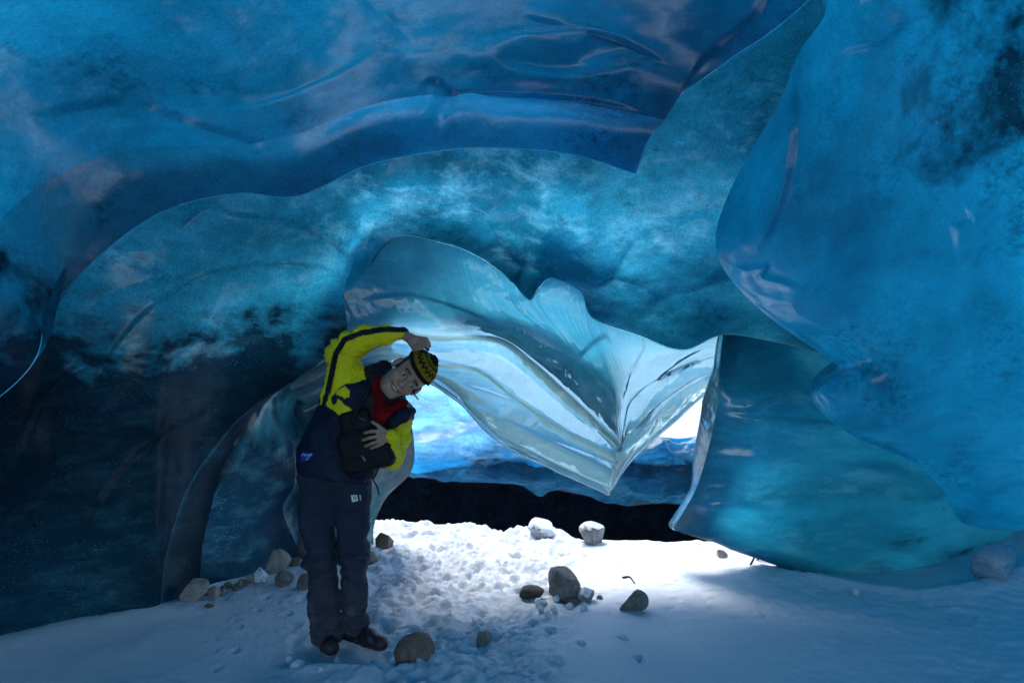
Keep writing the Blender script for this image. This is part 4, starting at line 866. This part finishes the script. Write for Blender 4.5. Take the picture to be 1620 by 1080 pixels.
# ------------------------------------------------------------------ stones, ice chunks, sticks
def ground_at(px, py):
    z = 0.0
    for _ in range(12):
        d = (CAMZ - z)*FX/(py - HOR); x = (px - 810)/FX*d; z = floor_at(x, d)
    return x, d, z
def stone(name, px, py, wpx, hpx, mat, label, cat, seed, group=None, angular=1.0, sink=0.28, tip=0.0, lean=0.0, sub=3):
    x, d, z = ground_at(px, py); s = d/FX; w, h = wpx*s, hpx*s*(1 + sink)
    d2 = d + 0.3*w
    bm = bmesh.new(); bmesh.ops.create_icosphere(bm, subdivisions=sub, radius=1.0)
    v = np.array([q.co for q in bm.verts]); r = np.random.default_rng(seed)
    for _ in range(int(9*angular) + 3):                        # flat fracture faces
        n = r.normal(size=3); n /= np.linalg.norm(n); o = r.uniform(0.45, 0.85); k = v @ n - o
        v = v - np.where(k[:, None] > 0, k[:, None]*n*0.96, 0)
    v *= (1 + 0.04*fbm(v*1.6 + seed, 3, seed) + 0.02*fbm(v*5 + seed, 2, seed + 1))[:, None]
    if tip: v[:, :2] *= (1 - tip*smooth(-0.4, 1.0, v[:, 2]))[:, None]
    v = (v - v.min(0))/(v.max(0) - v.min(0))*2 - 1
    v[:, 0] += lean*v[:, 2]
    v = v*np.array([w/2, w/2*0.85, h/2]) + np.array([0, 0, h/2 - h*sink/(1 + sink)])
    for q, c in zip(bm.verts, v): q.co = c
    for f in bm.faces: f.smooth = angular < 0.6
    me = bpy.data.meshes.new(name); bm.to_mesh(me); bm.free(); me.materials.append(mat)
    if angular >= 0.6:
        me.polygons.foreach_set('use_smooth', np.ones(len(me.polygons), bool)); me.set_sharp_from_angle(angle=math.radians(14))
    o = bpy.data.objects.new(name, me); COL.objects.link(o); o.location = (x, d2, min(z, floor_at(x, d2)) if hpx < 12 else z)
    return tag(o, label, cat, group)
S = stone
S('rock', 895, 951, 52, 52, ROCK_GREY, 'tall angular grey rock standing upright on the open snow', 'rock', 3, angular=1.2, lean=-0.12, tip=-0.18)
S('rock', 841, 949, 38, 20, ROCK_DARK2 if 'ROCK_DARK2' in globals() else ROCK_BROWN, 'low flat dark rock beside the tall angular grey rock', 'rock', 5, lean=0.2)
S('rock', 926, 953, 32, 22, ROCK_SNOWY, 'small snow-dusted stone tucked behind the base of the tall grey rock', 'rock', 6)
S('rock', 905, 957, 20, 8, ROCK_BROWN, 'thin dark chip of stone under the tall grey rock', 'rock', 8)
S('rock', 874, 940, 12, 15, ROCK_BROWN, 'tiny round stone pressed against the tall grey rock', 'rock', 9, angular=.5)
S('rock', 1006, 968, 45, 31, ROCK_GREY, 'rounded brown-grey rock lying alone on smooth snow', 'rock', 21, angular=.7, lean=0.15)
S('rock', 939, 862, 42, 36, ROCK_SNOWY, 'grey rock with a snowy edge on the crest before the dark hollow', 'rock', 12, lean=-0.1)
S('rock', 856, 850, 40, 28, ROCK_CAP, 'snow-covered rock on the crest before the dark hollow', 'rock', 14)
S('rock', 606, 866, 30, 23, ROCK_BROWN, 'round brown stone on the snow beyond the trouser leg', 'rock', 15, angular=.7)
S('rock', 588, 888, 22, 16, ROCK_PALE, 'pale pinkish stone half hidden behind the trouser leg', 'rock', 16)
S('rock', 652, 1046, 68, 42, ROCK_BROWN, 'flat-topped speckled rock half buried in snow by the boot', 'rock', 37, angular=.8, sink=.6)
S('rock', 766, 1019, 26, 18, ROCK_GREY, 'small half-buried stone in the trodden path', 'rock', 18, sink=.4)
S('rock', 300, 951, 42, 32, ROCK_PALE, 'pale wedge-shaped stone at the foot of the dark ice wall', 'rock', 19, lean=0.35)
S('rock', 436, 907, 42, 37, ROCK_PALE, 'large pinkish boulder lying against the dark ice lobe', 'rock', 20, tip=.25, angular=1.3)
S('rock', 474, 884, 32, 44, ROCK_GREY, 'tall grey stone with a snowy tip beside the trouser leg', 'rock', 22, tip=.45)
S('rock', 462, 895, 22, 13, ROCK_BROWN, 'small brown stone between the pinkish boulder and the tall stone', 'rock', 23)
S('rock', 447, 927, 30, 21, ROCK_GREY, 'smooth round grey stone in snow in front of the pinkish boulder', 'rock', 24, angular=.5)
S('rock', 480, 932, 26, 24, ROCK_GREY, 'grey-brown stone touching the edge of the trouser leg', 'rock', 25, angular=.7)
S('rock', 409, 924, 26, 26, ROCK_CAP, 'small pointed stone capped with snow below the pinkish boulder', 'rock', 26, tip=.5)
pr = random.Random(4)
for k in range(18):
    f = k/17; px_ = 325 + 90*f + pr.uniform(-4, 4); py_ = 944 - 27*f + pr.uniform(-5, 6); w_ = pr.uniform(7, 16)
    S('pebble', px_, py_, w_, w_*pr.uniform(.6, .9), (ROCK_GREY, ROCK_PALE, ROCK_BROWN)[k % 3], 'small pebble in the row along the foot of the dark ice wall', 'pebble', 100 + k, 'pebbles at the foot of the dark ice wall', sub=2)
S('pebble', 337, 948, 17, 20, ROCK_PALE, 'pointed pale pebble in front of the pebble row', 'pebble', 140, tip=.4, sub=2)
S('pebble', 328, 961, 16, 6, ROCK_BROWN, 'flat dark pebble alone on snow before the pale wedge-shaped stone', 'pebble', 141, sub=2)
S('pebble', 949, 947, 10, 6, ROCK_GREY, 'tiny grey pebble between the tall angular rock and the rounded rock', 'pebble', 142, sub=2)
S('pebble', 1144, 875, 17, 12, ROCK_PALE, 'pale pebble on the bright snow mound by the ice slab', 'pebble', 143, sub=2)
ICE_CHUNK = ice_material('chunk_ice', (0.15, 0.30, 0.42), (0.35, 0.52, 0.64), (0.55, 0.70, 0.80), (0.8, 0.86, 0.92), (0.8, 1.0, 1.05), gloss=0.2, tmix=0.3)
S('ice_chunk', 1592, 917, 82, 54, ICE_CHUNK, 'pale rounded chunk of ice on the snow under the blue bulge', 'ice chunk', 151, angular=.4)
S('ice_chunk', 1355, 942, 13, 12, SNOW, 'small ball of snow on the bank before the ice slab', 'snowball', 152, angular=.2, sub=2)
pr = random.Random(8)
for k in range(10):
    px_ = pr.uniform(850, 930); py_ = pr.uniform(950, 978)
    S('snow_clump', px_, py_, pr.uniform(8, 18), pr.uniform(6, 12), SNOW, 'small loose lump of snow around the tall angular rock', 'snow clump', 160 + k, 'snow lumps around the tall grey rock', angular=.4, sub=2)
for k in range(8):
    px_ = pr.uniform(455, 600); py_ = pr.uniform(1035, 1072)
    S('snow_clump', px_, py_, pr.uniform(10, 30), pr.uniform(7, 16), SNOW, 'loose lump of snow kicked up before the boots', 'snow clump', 190 + k, 'snow lumps before the boots', angular=.3, sub=2, sink=.5)
t = NT('dark_wood'); pos = t.n('ShaderNodeNewGeometry').outputs['Position']
WOOD = t.done(t.n('ShaderNodeBsdfPrincipled', i_Base_Color=t.ramp(t.noise(pos, 60, 4), [(.3, (.012, .009, .008)), (.7, (.04, .03, .024))]), i_Roughness=.8).outputs[0])
for a, m, c, lb in (((1187, 893), (1194, 880), (1200, 866), 'dark stick leaning at the low gap under the ice slab'), ((1198, 884), (1205, 879), (1213, 876), 'short dark stick lying in the low gap under the ice slab'), ((985, 914), (996, 913), (1004, 923), 'thin curved dark twig on bright snow behind the rounded rock')):
    x0, d0, z0 = ground_at(*a); pts = [np.array([x0, d0, z0 - .004])] + [P(q[0], q[1], d0 + .02) for q in (m, c)]
    if 'twig' in lb: pts = [np.array([*ground_at(*q)[:2], ground_at(*q)[2] + .004]) for q in (a, m, c)]
    o = tube('twig' if 'twig' in lb else 'stick', pts, np.linspace(.009, .005, 14), WOOD, n=14, sides=6); tag(o, lb, 'stick')
